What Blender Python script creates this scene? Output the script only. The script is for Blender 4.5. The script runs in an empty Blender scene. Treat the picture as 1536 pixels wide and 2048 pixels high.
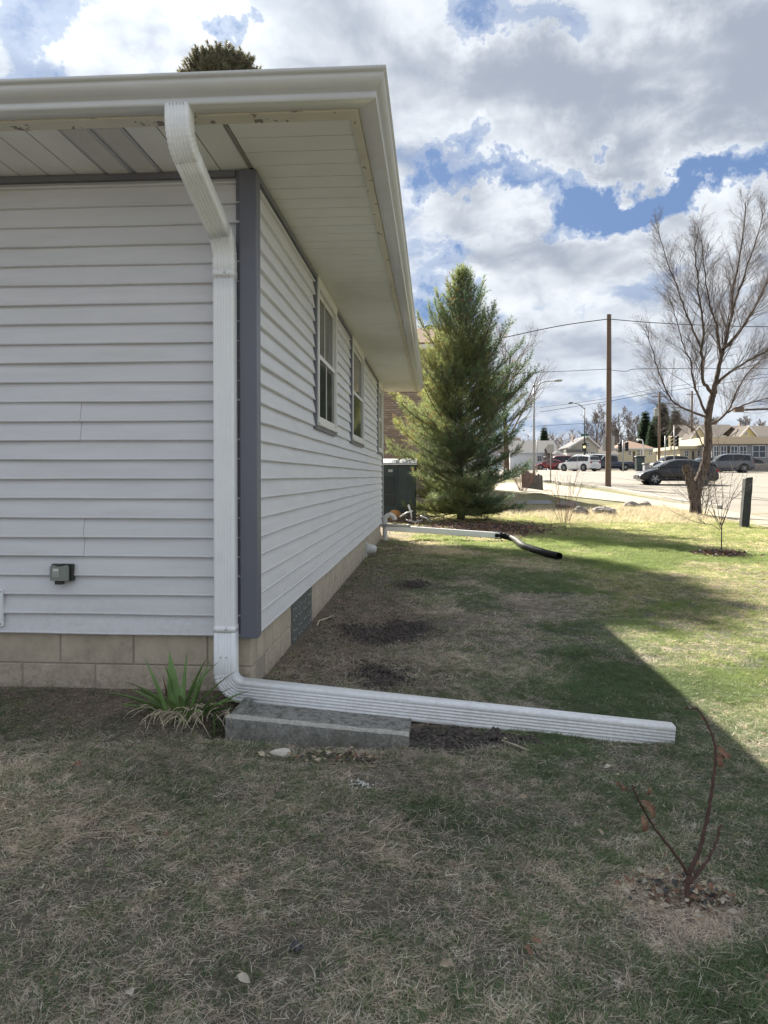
import bpy, math, random
import numpy as np
from mathutils import Vector, Matrix
R = math.radians
rng = random.Random(7)
nrg = np.random.default_rng(7)

# ------------------------------------------------------------------ camera, sky, sun, exposure
scene = bpy.context.scene
COL = scene.collection
THETA, PHI, F, CX, CY = R(3.87), R(1.0), 1480.0, 768.0, 978.0
CZ = 1.13
cam_d = bpy.data.cameras.new('camera')
cam = bpy.data.objects.new('camera', cam_d); COL.objects.link(cam)
cam.location = (0, 0, CZ)
cam.rotation_euler = (R(90) - PHI, 0, THETA)
cam_d.sensor_fit = 'VERTICAL'; cam_d.sensor_height = 36; cam_d.lens = F / 2048 * 36
cam_d.shift_y = -46 / 2048
cam_d.clip_start = 0.05; cam_d.clip_end = 3000
scene.camera = cam
SUN_ROT_OFF = 0
SD = Vector((-0.565, 1.27, 1.0)).normalized()       # towards the sun
SUN_EL = math.asin(SD.z)
scene.view_settings.view_transform = 'Standard'
scene.view_settings.look = 'None'
scene.view_settings.gamma = 1
scene.view_settings.use_curve_mapping = False
scene.view_settings.exposure = 1.86
sd = bpy.data.lights.new('sun', 'SUN'); sd.energy = 4.7; sd.angle = R(0.53); sd.color = (1, 0.93, 0.80)
sun = bpy.data.objects.new('sun', sd); COL.objects.link(sun)
sun.rotation_euler = SD.to_track_quat('Z', 'Y').to_euler()
sun.location = (-8, 20, 30)

_r = Vector((math.cos(THETA), math.sin(THETA), 0))
_f = Vector((-math.sin(THETA) * math.cos(PHI), math.cos(THETA) * math.cos(PHI), -math.sin(PHI)))
_u = _r.cross(_f)
def ray(px, py):
    return (_f + _r * ((px - CX) / F) + _u * ((CY - py) / F))
def at(px, py, Y):                      # the point seen at a pixel of the photo, at distance Y along +Y
    d = ray(px, py); return Vector((0, 0, CZ)) + d * (Y / d.y)

# ------------------------------------------------------------------ node helpers
class NT:
    def __init__(s, tree): s.t = tree; s.n = tree.nodes; s.l = tree.links
    def new(s, typ, **kw):
        n = s.n.new(typ)
        for k, v in kw.items(): setattr(n, k, v)
        return n
    def put(s, sock, v):
        if isinstance(v, bpy.types.NodeSocket): s.l.new(v, sock)
        elif v is not None: sock.default_value = v
    def math(s, op, a, b=None, c=None, clamp=False):
        n = s.new('ShaderNodeMath', operation=op, use_clamp=clamp)
        s.put(n.inputs[0], a); s.put(n.inputs[1], b); s.put(n.inputs[2], c)
        return n.outputs[0]
    def vmath(s, op, a, b=None, out=0, scale=None):
        n = s.new('ShaderNodeVectorMath', operation=op)
        s.put(n.inputs[0], a); s.put(n.inputs[1], b)
        if scale is not None: s.put(n.inputs['Scale'], scale)
        return n.outputs[out]
    def noise(s, vec, scale, detail=4, rough=0.55, dist=0.0, out=0):
        n = s.new('ShaderNodeTexNoise'); s.put(n.inputs['Vector'], vec)
        n.inputs['Scale'].default_value = scale; n.inputs['Detail'].default_value = detail
        n.inputs['Roughness'].default_value = rough; n.inputs['Distortion'].default_value = dist
        return n.outputs[out]
    def ss(s, v, a, b, lo=0.0, hi=1.0):
        n = s.new('ShaderNodeMapRange', interpolation_type='SMOOTHSTEP')
        s.put(n.inputs[0], v)
        for i, q in enumerate((a, b, lo, hi)): s.put(n.inputs[i + 1], q)
        return n.outputs[0]
    def lin(s, v, a, b, lo=0.0, hi=1.0):
        n = s.new('ShaderNodeMapRange'); s.put(n.inputs[0], v)
        for i, q in enumerate((a, b, lo, hi)): s.put(n.inputs[i + 1], q)
        return n.outputs[0]
    def mix(s, f, a, b, mode='MIX'):
        n = s.new('ShaderNodeMix', data_type='RGBA', blend_type=mode)
        s.put(n.inputs[0], f); s.put(n.inputs[6], c4(a)); s.put(n.inputs[7], c4(b))
        return n.outputs[2]
def c4(c):
    if isinstance(c, (tuple, list)): return tuple(c)[:3] + (1,)
    return c

# ------------------------------------------------------------------ sky
world = bpy.data.worlds.new('World'); scene.world = world; world.use_nodes = True
def build_sky():
    w = NT(world.node_tree); w.n.clear()
    out = w.new('ShaderNodeOutputWorld'); bg = w.new('ShaderNodeBackground')
    bg.inputs['Strength'].default_value = 0.09
    w.l.new(bg.outputs[0], out.inputs[0])
    sky = w.new('ShaderNodeTexSky', sky_type='NISHITA')
    sky.sun_disc = False; sky.sun_elevation = SUN_EL
    sky.sun_rotation = math.atan2(SD.x, SD.y)
    sky.air_density = 1.0; sky.dust_density = 0.6; sky.ozone_density = 1.6
    d = w.vmath('NORMALIZE', w.new('ShaderNodeTexCoord').outputs['Generated'])
    sep = w.new('ShaderNodeSeparateXYZ'); w.l.new(d, sep.inputs[0])
    z = sep.outputs[2]
    # cumulus seen from below: a layer that foreshortens towards the horizon
    k = w.math('DIVIDE', 1.0, w.math('ADD', w.math('MAXIMUM', z, 0.0), 0.36))
    comb = w.new('ShaderNodeCombineXYZ')
    w.put(comb.inputs[0], w.math('MULTIPLY', sep.outputs[0], k))
    w.put(comb.inputs[1], w.math('MULTIPLY', sep.outputs[1], k))
    w.put(comb.inputs[2], w.math('MULTIPLY', z, 0.9))
    p = comb.outputs[0]
    warp = w.vmath('SCALE', w.vmath('SUBTRACT', w.noise(p, 3.2, 3, 0.6, out=1), (0.5, 0.5, 0.5)), scale=0.20)
    pw = w.vmath('ADD', p, warp)
    dw = w.vmath('ADD', d, w.vmath('SCALE', w.vmath('SUBTRACT', w.noise(d, 6.0, 6, 0.66, out=1), (0.5, 0.5, 0.5)), scale=0.24))
    big = w.noise(pw, 1.7, 2, 0.5)
    fine = w.noise(pw, 5.5, 9, 0.60)
    base = w.math('ADD', w.math('MULTIPLY', big, 0.55), w.math('MULTIPLY_ADD', fine, 0.62, 0.045))
    def blob(px, py, rx, ry, wt, acc):
        c = ray(px, py).normalized()
        v = w.vmath('SUBTRACT', dw, tuple(c))
        v = w.vmath('MULTIPLY', v, (F / rx, F / rx, F / ry))
        L = w.vmath('LENGTH', v, out=1)
        return w.math('MULTIPLY_ADD', w.ss(L, 0.15, 1.25, 1.0, 0.0), wt, acc)
    cov = base
    for b in BLUE: cov = blob(b[0], b[1], b[2], b[3], -b[4], cov)
    for b in WHITE: cov = blob(b[0], b[1], b[2], b[3], b[4], cov)
    alpha = w.math('MAXIMUM', w.ss(cov, 0.49, 0.665), w.ss(cov, 0.38, 0.56, 0.0, 0.45))
    thick = 0.0
    for b in DARK: thick = blob(b[0], b[1], b[2], b[3], b[4], thick)
    thick = w.math('ADD', thick, w.math('MULTIPLY', w.math('SUBTRACT', cov, 0.68), 1.9))
    # side of each billow turned to the sun is lighter
    offs = w.vmath('ADD', pw, (-0.05 * 0.39, 0.05 * 0.92, 0))
    relief = w.math('SUBTRACT', w.noise(offs, 5.5, 7, 0.52), w.noise(pw, 5.5, 7, 0.52))
    offs2 = w.vmath('ADD', pw, (-0.12 * 0.39, 0.12 * 0.92, 0))
    relief2 = w.math('SUBTRACT', w.noise(offs2, 2.2, 3, 0.5), w.noise(pw, 2.2, 3, 0.5))
    thick = w.math('ADD', thick, w.math('MULTIPLY', relief, 3.6))
    thick = w.math('ADD', thick, w.math('MULTIPLY', relief2, 3.4))
    g = w.ss(thick, -0.80, 1.20)
    sunc = w.vmath('DOT_PRODUCT', d, tuple(SD), out=1)
    near = w.math('POWER', w.math('MAXIMUM', sunc, 0.0), 14.0)
    near2 = w.math('POWER', w.math('MAXIMUM', sunc, 0.0), 90.0)
    lit = w.mix(g, CLOUD_LIT, CLOUD_DARK)
    lit = w.mix(1.0, lit, w.math('ADD', w.math('MULTIPLY_ADD', near, 0.10, 1.0), w.math('MULTIPLY', near2, 0.5)), 'MULTIPLY')
    skyc = w.mix(1.0, sky.outputs[0], SKY_TINT, 'MULTIPLY')
    # the camera's tone curve holds the glow round the sun back
    skyc = w.mix(1.0, skyc, w.vmath('ADD', w.vmath('DIVIDE', skyc, SKY_KNEE), (1, 1, 1)), 'DIVIDE')
    # distance air: clouds pale out at the horizon
    hz = w.ss(z, 0.0, 0.26, 0.60, 0.0)
    lit = w.mix(hz, lit, CLOUD_HZ)
    colr = w.mix(w.math('MULTIPLY', alpha, 0.97), skyc, lit)
    w.put(bg.inputs['Color'], colr)
BLUE = [(985, 15, 85, 60, .30), (1500, 335, 170, 40, .30), (1290, 375, 190, 45, .33), (1160, 420, 90, 60, .33), (880, 585, 70, 75, .40),
        (60, 40, 90, 60, .24), (20, 200, 60, 70, .26), (470, 45, 60, 36, .30), (930, 275, 45, 45, .26), (1010, 360, 160, 26, .22),
        (850, 370, 50, 70, .30), (1500, 760, 130, 30, .15), (1250, 780, 120, 25, .12), (1120, 640, 60, 25, .08), (1200, 410, 110, 34, .20), (1130, 30, 60, 30, .12)]
WHITE = [(960, 430, 110, 70, .22), (1250, 500, 220, 70, .20), (1100, 210, 500, 110, .25), (250, 100, 200, 90, .18), (1250, 330, 260, 30, .10),
         (1100, 560, 200, 60, .15), (700, 40, 150, 100, .12), (1480, 430, 90, 40, .12), (1200, 720, 500, 110, .12)]
DARK = [(1400, 140, 400, 110, .85), (900, 170, 150, 70, .42), (1060, 440, 60, 35, .55), (1250, 580, 260, 50, .32), (1450, 620, 180, 60, .25),
        (330, 110, 90, 50, .35), (1060, 760, 200, 50, .25)]
CLOUD_LIT = (3.0, 3.15, 3.3)
CLOUD_DARK = (1.30, 1.45, 1.72)
CLOUD_HZ = (2.15, 2.4, 2.75)
SKY_TINT = (0.62, 0.74, 0.95)
SKY_KNEE = (0.95, 1.50, 2.65)
build_sky()

# ------------------------------------------------------------------ materials
MATS = {}
def mat(name, col, rough=0.6, var=0.0, vscale=8.0, bdist=0.004, bump=0.0, bscale=60.0, metal=0.0, spec=0.5, col2=None, c2scale=3.0, c2lo=0.5, c2hi=0.65,
        dirt=None, alpha=None, emit=None, estr=0.0, stretch=None, coat=0.0, trans=0.0):
    m = bpy.data.materials.new(name); m.use_nodes = True; MATS[name] = m
    w = NT(m.node_tree); b = w.n['Principled BSDF']
    b.inputs['Roughness'].default_value = rough; b.inputs['Metallic'].default_value = metal
    b.inputs['Specular IOR Level'].default_value = spec
    b.inputs['Coat Weight'].default_value = coat
    b.inputs['Transmission Weight'].default_value = trans
    pos = w.new('ShaderNodeNewGeometry').outputs['Position']
    if stretch: pos = w.vmath('MULTIPLY', pos, stretch)
    c = c4(col)
    if col2 is not None:
        c = w.mix(w.ss(w.noise(pos, c2scale, 6, 0.65), c2lo, c2hi), c, col2)
    if var:
        f = w.lin(w.noise(pos, vscale, 5, 0.6), 0.25, 0.75, 1 - var, 1 + var)
        c = w.mix(1.0, c, f, 'MULTIPLY')
    if dirt:                                  # mud splashed up from the ground: (height it fades out at, colour, amount)
        sp = w.new('ShaderNodeSeparateXYZ'); w.l.new(w.new('ShaderNodeNewGeometry').outputs['Position'], sp.inputs[0])
        f = w.math('MULTIPLY', w.ss(sp.outputs[2], -.15, dirt[0], 1.0, 0.0), w.ss(w.noise(w.new('ShaderNodeNewGeometry').outputs['Position'], 38, 6, .7), .42, .66))
        f = w.math('ADD', f, w.math('MULTIPLY', w.ss(sp.outputs[2], -.12, dirt[0] * .35, 1.0, 0.0), .45), clamp=True)
        c = w.mix(w.math('MULTIPLY', f, dirt[2]), c, dirt[1])
    w.put(b.inputs['Base Color'], c)
    if bump:
        bp = w.new('ShaderNodeBump'); bp.inputs['Strength'].default_value = min(bump, 1); bp.inputs['Distance'].default_value = bdist
        w.l.new(w.noise(pos, bscale, 5, 0.6), bp.inputs['Height']); w.l.new(bp.outputs[0], b.inputs['Normal'])
    if emit:
        b.inputs['Emission Color'].default_value = c4(emit); b.inputs['Emission Strength'].default_value = estr
    return m
def attr_mat(name, attr, rough=0.8, kind='GEOMETRY', var=0.25, vscale=30, trans=0.0, bump=0.0, bscale=60, rnd=0.0):
    m = bpy.data.materials.new(name); m.use_nodes = True; MATS[name] = m
    w = NT(m.node_tree); b = w.n['Principled BSDF']; b.inputs['Roughness'].default_value = rough
    b.inputs['Specular IOR Level'].default_value = 0.25
    a = w.new('ShaderNodeAttribute', attribute_type=kind, attribute_name=attr)
    pos = w.new('ShaderNodeNewGeometry').outputs['Position']
    c = w.mix(1.0, a.outputs[0], w.lin(w.noise(pos, vscale, 5, 0.65), 0.25, 0.75, 1 - var, 1 + var), 'MULTIPLY')
    if rnd:
        c = w.mix(1.0, c, w.lin(w.new('ShaderNodeObjectInfo').outputs['Random'], 0, 1, 1 - rnd, 1 + rnd), 'MULTIPLY')
    w.put(b.inputs['Base Color'], c)
    if bump:
        bp = w.new('ShaderNodeBump'); bp.inputs['Strength'].default_value = bump; bp.inputs['Distance'].default_value = 0.01
        w.l.new(w.noise(pos, bscale, 6, 0.65), bp.inputs['Height']); w.l.new(bp.outputs[0], b.inputs['Normal'])
    if trans:
        tr = w.new('ShaderNodeBsdfTranslucent'); w.put(tr.inputs[0], c)
        mx = w.new('ShaderNodeMixShader'); mx.inputs[0].default_value = trans
        w.l.new(b.outputs[0], mx.inputs[1]); w.l.new(tr.outputs[0], mx.inputs[2])
        w.l.new(mx.outputs[0], w.n['Material Output'].inputs[0])
    return m
mat('siding', (0.70, 0.70, 0.72), 0.45, dirt=(.75, (.40, .34, .28), .40), var=0.05, vscale=2.5, bump=0.25, bscale=40, stretch=(1, 1, 8), spec=0.35, col2=(0.645, 0.64, 0.64), c2scale=1.3, c2lo=.45, c2hi=.8)
mat('post_blue', (0.145, 0.15, 0.185), 0.42, var=0.06, vscale=3, bump=0.12, bscale=50)
mat('trim_blue', (0.16, 0.165, 0.195), 0.45, var=0.05)
mat('white_alu', (0.88, 0.89, 0.90), 0.33, dirt=(.30, (.45, .40, .34), .30), var=0.04, vscale=6, bump=0.06, bscale=25, col2=(0.80, 0.81, 0.83), c2scale=9, c2lo=.55, c2hi=.8)
mat('gutter_paint', (0.68, 0.68, 0.685), 0.30, var=0.04, vscale=4, col2=(0.61, 0.61, 0.61), c2scale=2.2, c2lo=.5, c2hi=.8)
mat('soffit', (0.79, 0.785, 0.755), 0.5, var=0.05, vscale=3, col2=(0.72, 0.71, 0.68), c2scale=1.6, c2lo=.45, c2hi=.75)
mat('soffit_groove', (0.30, 0.285, 0.26), 0.7)
mat('fascia_peel', (0.66, 0.62, 0.53), 0.6, var=0.1, vscale=9, col2=(0.22, 0.19, 0.16), c2scale=22, c2lo=.60, c2hi=.63, stretch=(0.5, .5, 3))
mat('vent_dark', (0.46, 0.46, 0.49), 0.6)
mat('slot', (0.08, 0.08, 0.09), 0.8)
mat('block', (0.50, 0.43, 0.335), 0.92, dirt=(.30, (.16, .13, .105), .75), var=0.16, vscale=9, bump=0.8, bscale=170, spec=0.2, col2=(0.34, 0.29, 0.225), c2scale=3.5, c2lo=.52, c2hi=.75)
mat('mortar', (0.33, 0.285, 0.23), 0.95, var=0.2, vscale=30, bump=0.8, bscale=120)
mat('old_concrete', (0.30, 0.30, 0.275), 0.93, dirt=(.08, (.15, .125, .10), .6), var=0.45, vscale=90, bump=1.0, bscale=130, spec=0.2, col2=(0.15, 0.155, 0.135), c2scale=7, c2lo=.42, c2hi=.66)
mat('worn_edge', (0.48, 0.46, 0.41), 0.93, var=0.35, vscale=70, bump=1.0, bscale=150)
mat('window_white', (0.72, 0.71, 0.68), 0.4, var=0.03)
mat('pane', (0.035, 0.04, 0.05), 0.06, spec=0.8)
mat('blind', (0.42, 0.43, 0.44), 0.6)
mat('glass_block', (0.13, 0.15, 0.15), 0.22, var=0.25, vscale=20, spec=0.7)
mat('pale_dot', (0.55, 0.57, 0.56), 0.3)
mat('shingle', (0.075, 0.065, 0.06), 0.95, var=0.3, vscale=60, bump=0.6, bscale=200)
mat('backing', (0.09, 0.09, 0.10), 0.9)
mat('screw', (0.45, 0.46, 0.48), 0.3, metal=0.8)
mat('black_plastic', (0.012, 0.013, 0.014), 0.6, var=0.2, spec=0.15)
mat('pvc', (0.62, 0.62, 0.60), 0.4, var=0.05)
mat('grey_pvc', (0.36, 0.38, 0.38), 0.45)
mat('box_cover', (0.22, 0.25, 0.23), 0.18, spec=0.7, var=0.1)
mat('box_dark', (0.03, 0.032, 0.03), 0.35)
mat('socket', (0.35, 0.36, 0.33), 0.4)
mat('label_yellow', (0.42, 0.40, 0.22), 0.5)
mat('bark', (0.125, 0.092, 0.072), 0.95, var=0.5, vscale=14, bump=1.0, bdist=.05, bscale=22, stretch=(1, 1, .25), col2=(.055,.042,.036), c2scale=20, c2lo=.48, c2hi=.6)
mat('twig', (0.15, 0.125, 0.118), 0.9, var=0.25, vscale=8)
mat('twig_far', (0.175, 0.145, 0.135), 0.9, var=0.2, vscale=2)
mat('red_twig', (0.22, 0.115, 0.09), 0.85, var=0.35, vscale=5)
mat('sap_bark', (0.095, 0.052, 0.040), 0.8, var=0.35, vscale=40, bump=.6, bscale=200)
mat('dead_leaf', (0.22, 0.125, 0.08), 0.85, var=0.35, vscale=50)
mat('tan_leaf', (0.34, 0.27, 0.19), 0.85, var=0.35, vscale=40)
mat('pale_leaf', (0.44, 0.39, 0.31), 0.85, var=0.3, vscale=40)
mat('lily_green', (0.15, 0.25, 0.075), 0.5, var=0.3, vscale=15)
mat('lily_rust', (0.22, 0.09, 0.06), 0.8, var=0.3, vscale=25)
mat('straw', (0.50, 0.43, 0.31), 0.9, var=0.35, vscale=25)
mat('stone_white', (0.62, 0.58, 0.50), 0.8, var=0.15, vscale=30, bump=.5)
mat('pebble', (0.55, 0.54, 0.50), 0.8, var=0.3, vscale=80)
mat('rock', (0.26, 0.235, 0.21), 0.95, var=0.3, vscale=6, bump=1, bscale=30)
mat('wood_old', (0.085, 0.082, 0.078), 0.9, var=0.35, vscale=5, bump=.7, bscale=30, stretch=(3, 3, .3))
mat('post_dark', (0.030, 0.033, 0.035), 0.7, var=0.4, vscale=12, bump=.6, bscale=60)
mat('pole_wood', (0.16, 0.115, 0.085), 0.9, var=0.2, vscale=2, bump=.6, bscale=20, stretch=(3, 3, .2))
mat('galv', (0.30, 0.31, 0.31), 0.5, metal=0.3)
mat('dark_metal', (0.035, 0.038, 0.042), 0.5)
mat('green_metal', (0.040, 0.058, 0.055), 0.4, var=0.2, vscale=3)
mat('green_panel', (0.022, 0.032, 0.032), 0.35, var=0.2, vscale=5)
mat('brick', (0.33, 0.245, 0.18), 0.9, var=0.22, vscale=2.2, bump=.4, bscale=40)
mat('brick_pale', (0.40, 0.315, 0.24), 0.9, var=0.2, vscale=3)
mat('brick_mortar', (0.40, 0.36, 0.31), 0.95)
mat('roof_brown', (0.21, 0.13, 0.095), 0.95, var=0.25, vscale=6, bump=.5, bscale=20)
mat('roof_grey', (0.13, 0.13, 0.135), 0.95, var=0.2, vscale=5)
mat('roof_dark', (0.085, 0.070, 0.062), 0.95, var=0.2, vscale=5)
mat('house_white', (0.62, 0.63, 0.64), 0.7, var=0.04)
mat('house_beige', (0.44, 0.42, 0.36), 0.8, var=0.06)
mat('house_cream', (0.54, 0.49, 0.36), 0.8, var=0.05)
mat('house_grey', (0.26, 0.26, 0.27), 0.8, var=0.05)
mat('house_yellow', (0.60, 0.55, 0.28), 0.8, var=0.05)
mat('canopy_tan', (0.58, 0.47, 0.33), 0.7)
mat('sign_white', (0.7, 0.7, 0.68), 0.6)
mat('sign_back', (0.36, 0.36, 0.34), 0.5)
mat('signal_tan', (0.55, 0.47, 0.30), 0.5)
mat('amber_lamp', (0.9, 0.7, 0.2), 0.3, emit=(1.0, 0.72, 0.20), estr=1.3)
mat('street_green', (0.02, 0.10, 0.07), 0.5)
mat('concrete_road', (0.225, 0.202, 0.168), 0.9, var=0.10, vscale=0.7, bump=.3, bscale=30, col2=(0.165, 0.15, 0.127), c2scale=0.35, c2lo=.5, c2hi=.7, stretch=(1, .35, 1))
mat('walk', (0.31, 0.275, 0.215), 0.9, var=0.08, vscale=2)
mat('asphalt_old', (0.20, 0.20, 0.20), 0.9, var=0.1, vscale=2)
mat('kerb', (0.40, 0.38, 0.33), 0.9, var=0.1)
mat('tar', (0.06, 0.06, 0.06), 0.8)
mat('wire', (0.02, 0.02, 0.022), 0.6)
mat('tyre', (0.015, 0.015, 0.016), 0.8)
mat('rim', (0.42, 0.43, 0.45), 0.25, metal=0.8)
mat('car_black', (0.007, 0.009, 0.012), 0.32, coat=0.35)
mat('car_white', (0.70, 0.71, 0.72), 0.25, coat=0.6)
mat('car_red', (0.22, 0.015, 0.025), 0.25, coat=0.6)
mat('car_blue', (0.015, 0.026, 0.055), 0.2, coat=0.8)
mat('car_grey', (0.10, 0.11, 0.13), 0.25, coat=0.8)
mat('car_glass', (0.012, 0.015, 0.018), 0.10, spec=0.5)
mat('tail_red', (0.35, 0.01, 0.01), 0.25)
mat('head_clear', (0.65, 0.68, 0.7), 0.12)
mat('orange_pot', (0.42, 0.20, 0.06), 0.8, var=.2, vscale=8)
attr_mat('ground_mix', 'col', 0.95, var=0.6, vscale=70, bump=1.0, bscale=70)
attr_mat('grass_blade', 'col', 0.7, kind='INSTANCER', var=0.35, vscale=120, trans=0.48, rnd=0.25)
attr_mat('needle', 'col', 0.5, var=0.1, trans=0.42)
attr_mat('litter', 'col', 0.85, var=0.2, vscale=60, trans=0.5)

# ------------------------------------------------------------------ mesh builders
WP = {}                                   # world origin of each thing / part
def tag(o, label=None, cat=None, group=None, kind=None):
    if label: o['label'] = label
    if cat: o['category'] = cat
    if group: o['group'] = group
    if kind: o['kind'] = kind
    return o
def thing(name, loc, label, cat, group=None, rz=0.0):
    o = bpy.data.objects.new(name, None); COL.objects.link(o); o.empty_display_size = 0.1
    o.location = loc; o.rotation_euler = (0, 0, rz); WP[o] = Vector(loc)
    return tag(o, label, cat, group)
def link(name, me, parent=None, loc=None):
    o = bpy.data.objects.new(name, me); COL.objects.link(o)
    if parent is not None: o.parent = parent
    if loc is not None: o.location = loc
    return o
class MB:
    def __init__(s): s.v = []; s.f = []; s.m = []
    def add(s, vs, fs, m=0):
        k = len(s.v); s.v += [tuple(p) for p in vs]
        s.f += [tuple(i + k for i in f) for f in fs]; s.m += [m] * len(fs); return s
    def box(s, x0, x1, y0, y1, z0, z1, m=0):
        return s.add([(x0, y0, z0), (x1, y0, z0), (x1, y1, z0), (x0, y1, z0), (x0, y0, z1), (x1, y0, z1), (x1, y1, z1), (x0, y1, z1)],
                     [(0, 3, 2, 1), (4, 5, 6, 7), (0, 1, 5, 4), (1, 2, 6, 5), (2, 3, 7, 6), (3, 0, 4, 7)], m)
    def cbox(s, x0, x1, y0, y1, z0, z1, c=0.01, m=0):          # box with chamfered vertical and top edges
        pr = [(x0 + c, y0), (x1 - c, y0), (x1, y0 + c), (x1, y1 - c), (x1 - c, y1), (x0 + c, y1), (x0, y1 - c), (x0, y0 + c)]
        cx, cy = (x0 + x1) / 2, (y0 + y1) / 2
        lo = [(a, b, z0) for a, b in pr]; mi = [(a, b, z1 - c) for a, b in pr]
        hi = [(cx + (a - cx) * (1 - 2 * c / (x1 - x0)), cy + (b - cy) * (1 - 2 * c / (y1 - y0)), z1) for a, b in pr]
        fs = [tuple(range(7, -1, -1)), tuple(range(16, 24))]
        for r in (0, 8):
            for i in range(8): j = (i + 1) % 8; fs.append((r + i, r + j, r + 8 + j, r + 8 + i))
        return s.add(lo + mi + hi, fs, m)
    def poly(s, pts, m=0): return s.add(pts, [tuple(range(len(pts)))], m)
    def slab(s, pts, n, t, m=0):                               # polygon with thickness t along n
        n = Vector(n); a = [Vector(p) for p in pts]; b = [p + n * t for p in a]; N = len(a)
        fs = [tuple(range(N - 1, -1, -1)), tuple(range(N, 2 * N))] + [(i, (i + 1) % N, N + (i + 1) % N, N + i) for i in range(N)]
        return s.add(a + b, fs, m)
    def tube(s, pts, rad, n=8, m=0, cap=True):
        pts = [Vector(p) for p in pts]
        if not isinstance(rad, (list, tuple)): rad = [rad] * len(pts)
        t0 = (pts[1] - pts[0]).normalized()
        ref = Vector((0, 0, 1)) if abs(t0.z) < 0.9 else Vector((1, 0, 0))
        a = t0.cross(ref).normalized(); vs = []
        for i, p in enumerate(pts):
            t = (pts[min(i + 1, len(pts) - 1)] - pts[max(i - 1, 0)]).normalized()
            a = (a - t * a.dot(t)).normalized(); b = t.cross(a)
            for k in range(n):
                q = 2 * math.pi * k / n; vs.append(p + (a * math.cos(q) + b * math.sin(q)) * rad[i])
        fs = []
        for i in range(len(pts) - 1):
            for k in range(n):
                fs.append((i * n + k, i * n + (k + 1) % n, (i + 1) * n + (k + 1) % n, (i + 1) * n + k))
        if cap: fs += [tuple(range(n - 1, -1, -1)), tuple(range((len(pts) - 1) * n, len(pts) * n))]
        return s.add(vs, fs, m)
    def lathe(s, c, axis, prof, n=16, m=0):                    # prof: (distance along axis, radius)
        c = Vector(c); ax = Vector(axis).normalized()
        ref = Vector((0, 0, 1)) if abs(ax.z) < 0.9 else Vector((1, 0, 0))
        a = ax.cross(ref).normalized(); b = ax.cross(a); vs = []
        for d, r in prof:
            for k in range(n):
                q = 2 * math.pi * k / n; vs.append(c + ax * d + (a * math.cos(q) + b * math.sin(q)) * r)
        fs = []
        for i in range(len(prof) - 1):
            for k in range(n): fs.append((i * n + k, i * n + (k + 1) % n, (i + 1) * n + (k + 1) % n, (i + 1) * n + k))
        fs += [tuple(range(n)), tuple(range((len(prof) - 1) * n, len(prof) * n))]
        return s.add(vs, fs, m)
    def build(s, name, mats, parent=None, smooth=False, loc=None):
        if isinstance(mats, str): mats = [mats]
        org = WP[parent] if parent is not None else Vector(loc) if loc is not None else Vector((0, 0, 0))
        me = bpy.data.meshes.new(name)
        me.from_pydata([(p[0] - org.x, p[1] - org.y, p[2] - org.z) for p in s.v], [], s.f)
        for m in mats: me.materials.append(MATS[m])
        if len(mats) > 1: me.polygons.foreach_set('material_index', s.m)
        if smooth: me.polygons.foreach_set('use_smooth', [True] * len(me.polygons))
        me.update()
        o = link(name, me, parent)
        if parent is None and loc is not None: o.location = loc
        WP[o] = org
        return o
def autosmooth(o, ang=35):
    for p in o.data.polygons: p.use_smooth = True
    o.data.set_sharp_from_angle(angle=R(ang)); return o
def np_mesh(name, V, T, matname, parent=None, col=None, loc=None, nper=3, smooth=False):
    """big mesh from numpy: V (n,3), T (m,nper)"""
    org = WP[parent] if parent is not None else Vector(loc) if loc is not None else Vector((0, 0, 0))
    me = bpy.data.meshes.new(name)
    V = np.asarray(V, dtype=np.float32) - np.array(org, dtype=np.float32)
    T = np.asarray(T, dtype=np.int32)
    me.vertices.add(len(V)); me.vertices.foreach_set('co', V.ravel())
    me.loops.add(T.size); me.loops.foreach_set('vertex_index', T.ravel())
    me.polygons.add(len(T)); me.polygons.foreach_set('loop_start', np.arange(0, T.size, nper, dtype=np.int32))
    if smooth: me.polygons.foreach_set('use_smooth', np.ones(len(T), dtype=bool))
    me.update(calc_edges=True); me.validate()
    me.materials.append(MATS[matname])
    if col is not None:
        a = me.attributes.new('col', 'FLOAT_COLOR', 'POINT')
        c = np.ones((len(V), 4), dtype=np.float32); c[:, :3] = col; a.data.foreach_set('color', c.ravel())
    o = link(name, me, parent)
    if parent is None and loc is not None: o.location = loc
    WP[o] = org
    return o

# ------------------------------------------------------------------ terrain
def hsh(ix, iy, s):
    h = (ix.astype(np.int64) * 374761393 + iy.astype(np.int64) * 668265263 + s * 1442695041) & 0x7fffffff
    h = ((h ^ (h >> 13)) * 1274126177) & 0x7fffffff
    return ((h ^ (h >> 16)) & 0xffff) / 65535.0
def vnoise(x, y, s=0):
    x = np.asarray(x, float); y = np.asarray(y, float)
    ix = np.floor(x); iy = np.floor(y); fx = x - ix; fy = y - iy
    fx = fx * fx * (3 - 2 * fx); fy = fy * fy * (3 - 2 * fy)
    a = hsh(ix, iy, s); b = hsh(ix + 1, iy, s); c = hsh(ix, iy + 1, s); d = hsh(ix + 1, iy + 1, s)
    return (a * (1 - fx) + b * fx) * (1 - fy) + (c * (1 - fx) + d * fx) * fy
def fbm(x, y, s=0, o=4):
    t = 0; a = .5; n = 0
    for k in range(o):
        t = t + a * vnoise(x * 2 ** k + 17.3 * k, y * 2 ** k - 9.1 * k, s + k); n += a; a *= .55
    return t / n
def sst(v, a, b):
    t = np.clip((np.asarray(v, float) - a) / (b - a), 0, 1); return t * t * (3 - 2 * t)
XW, YW = -0.93, 3.78                      # side wall plane, front wall plane
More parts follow.
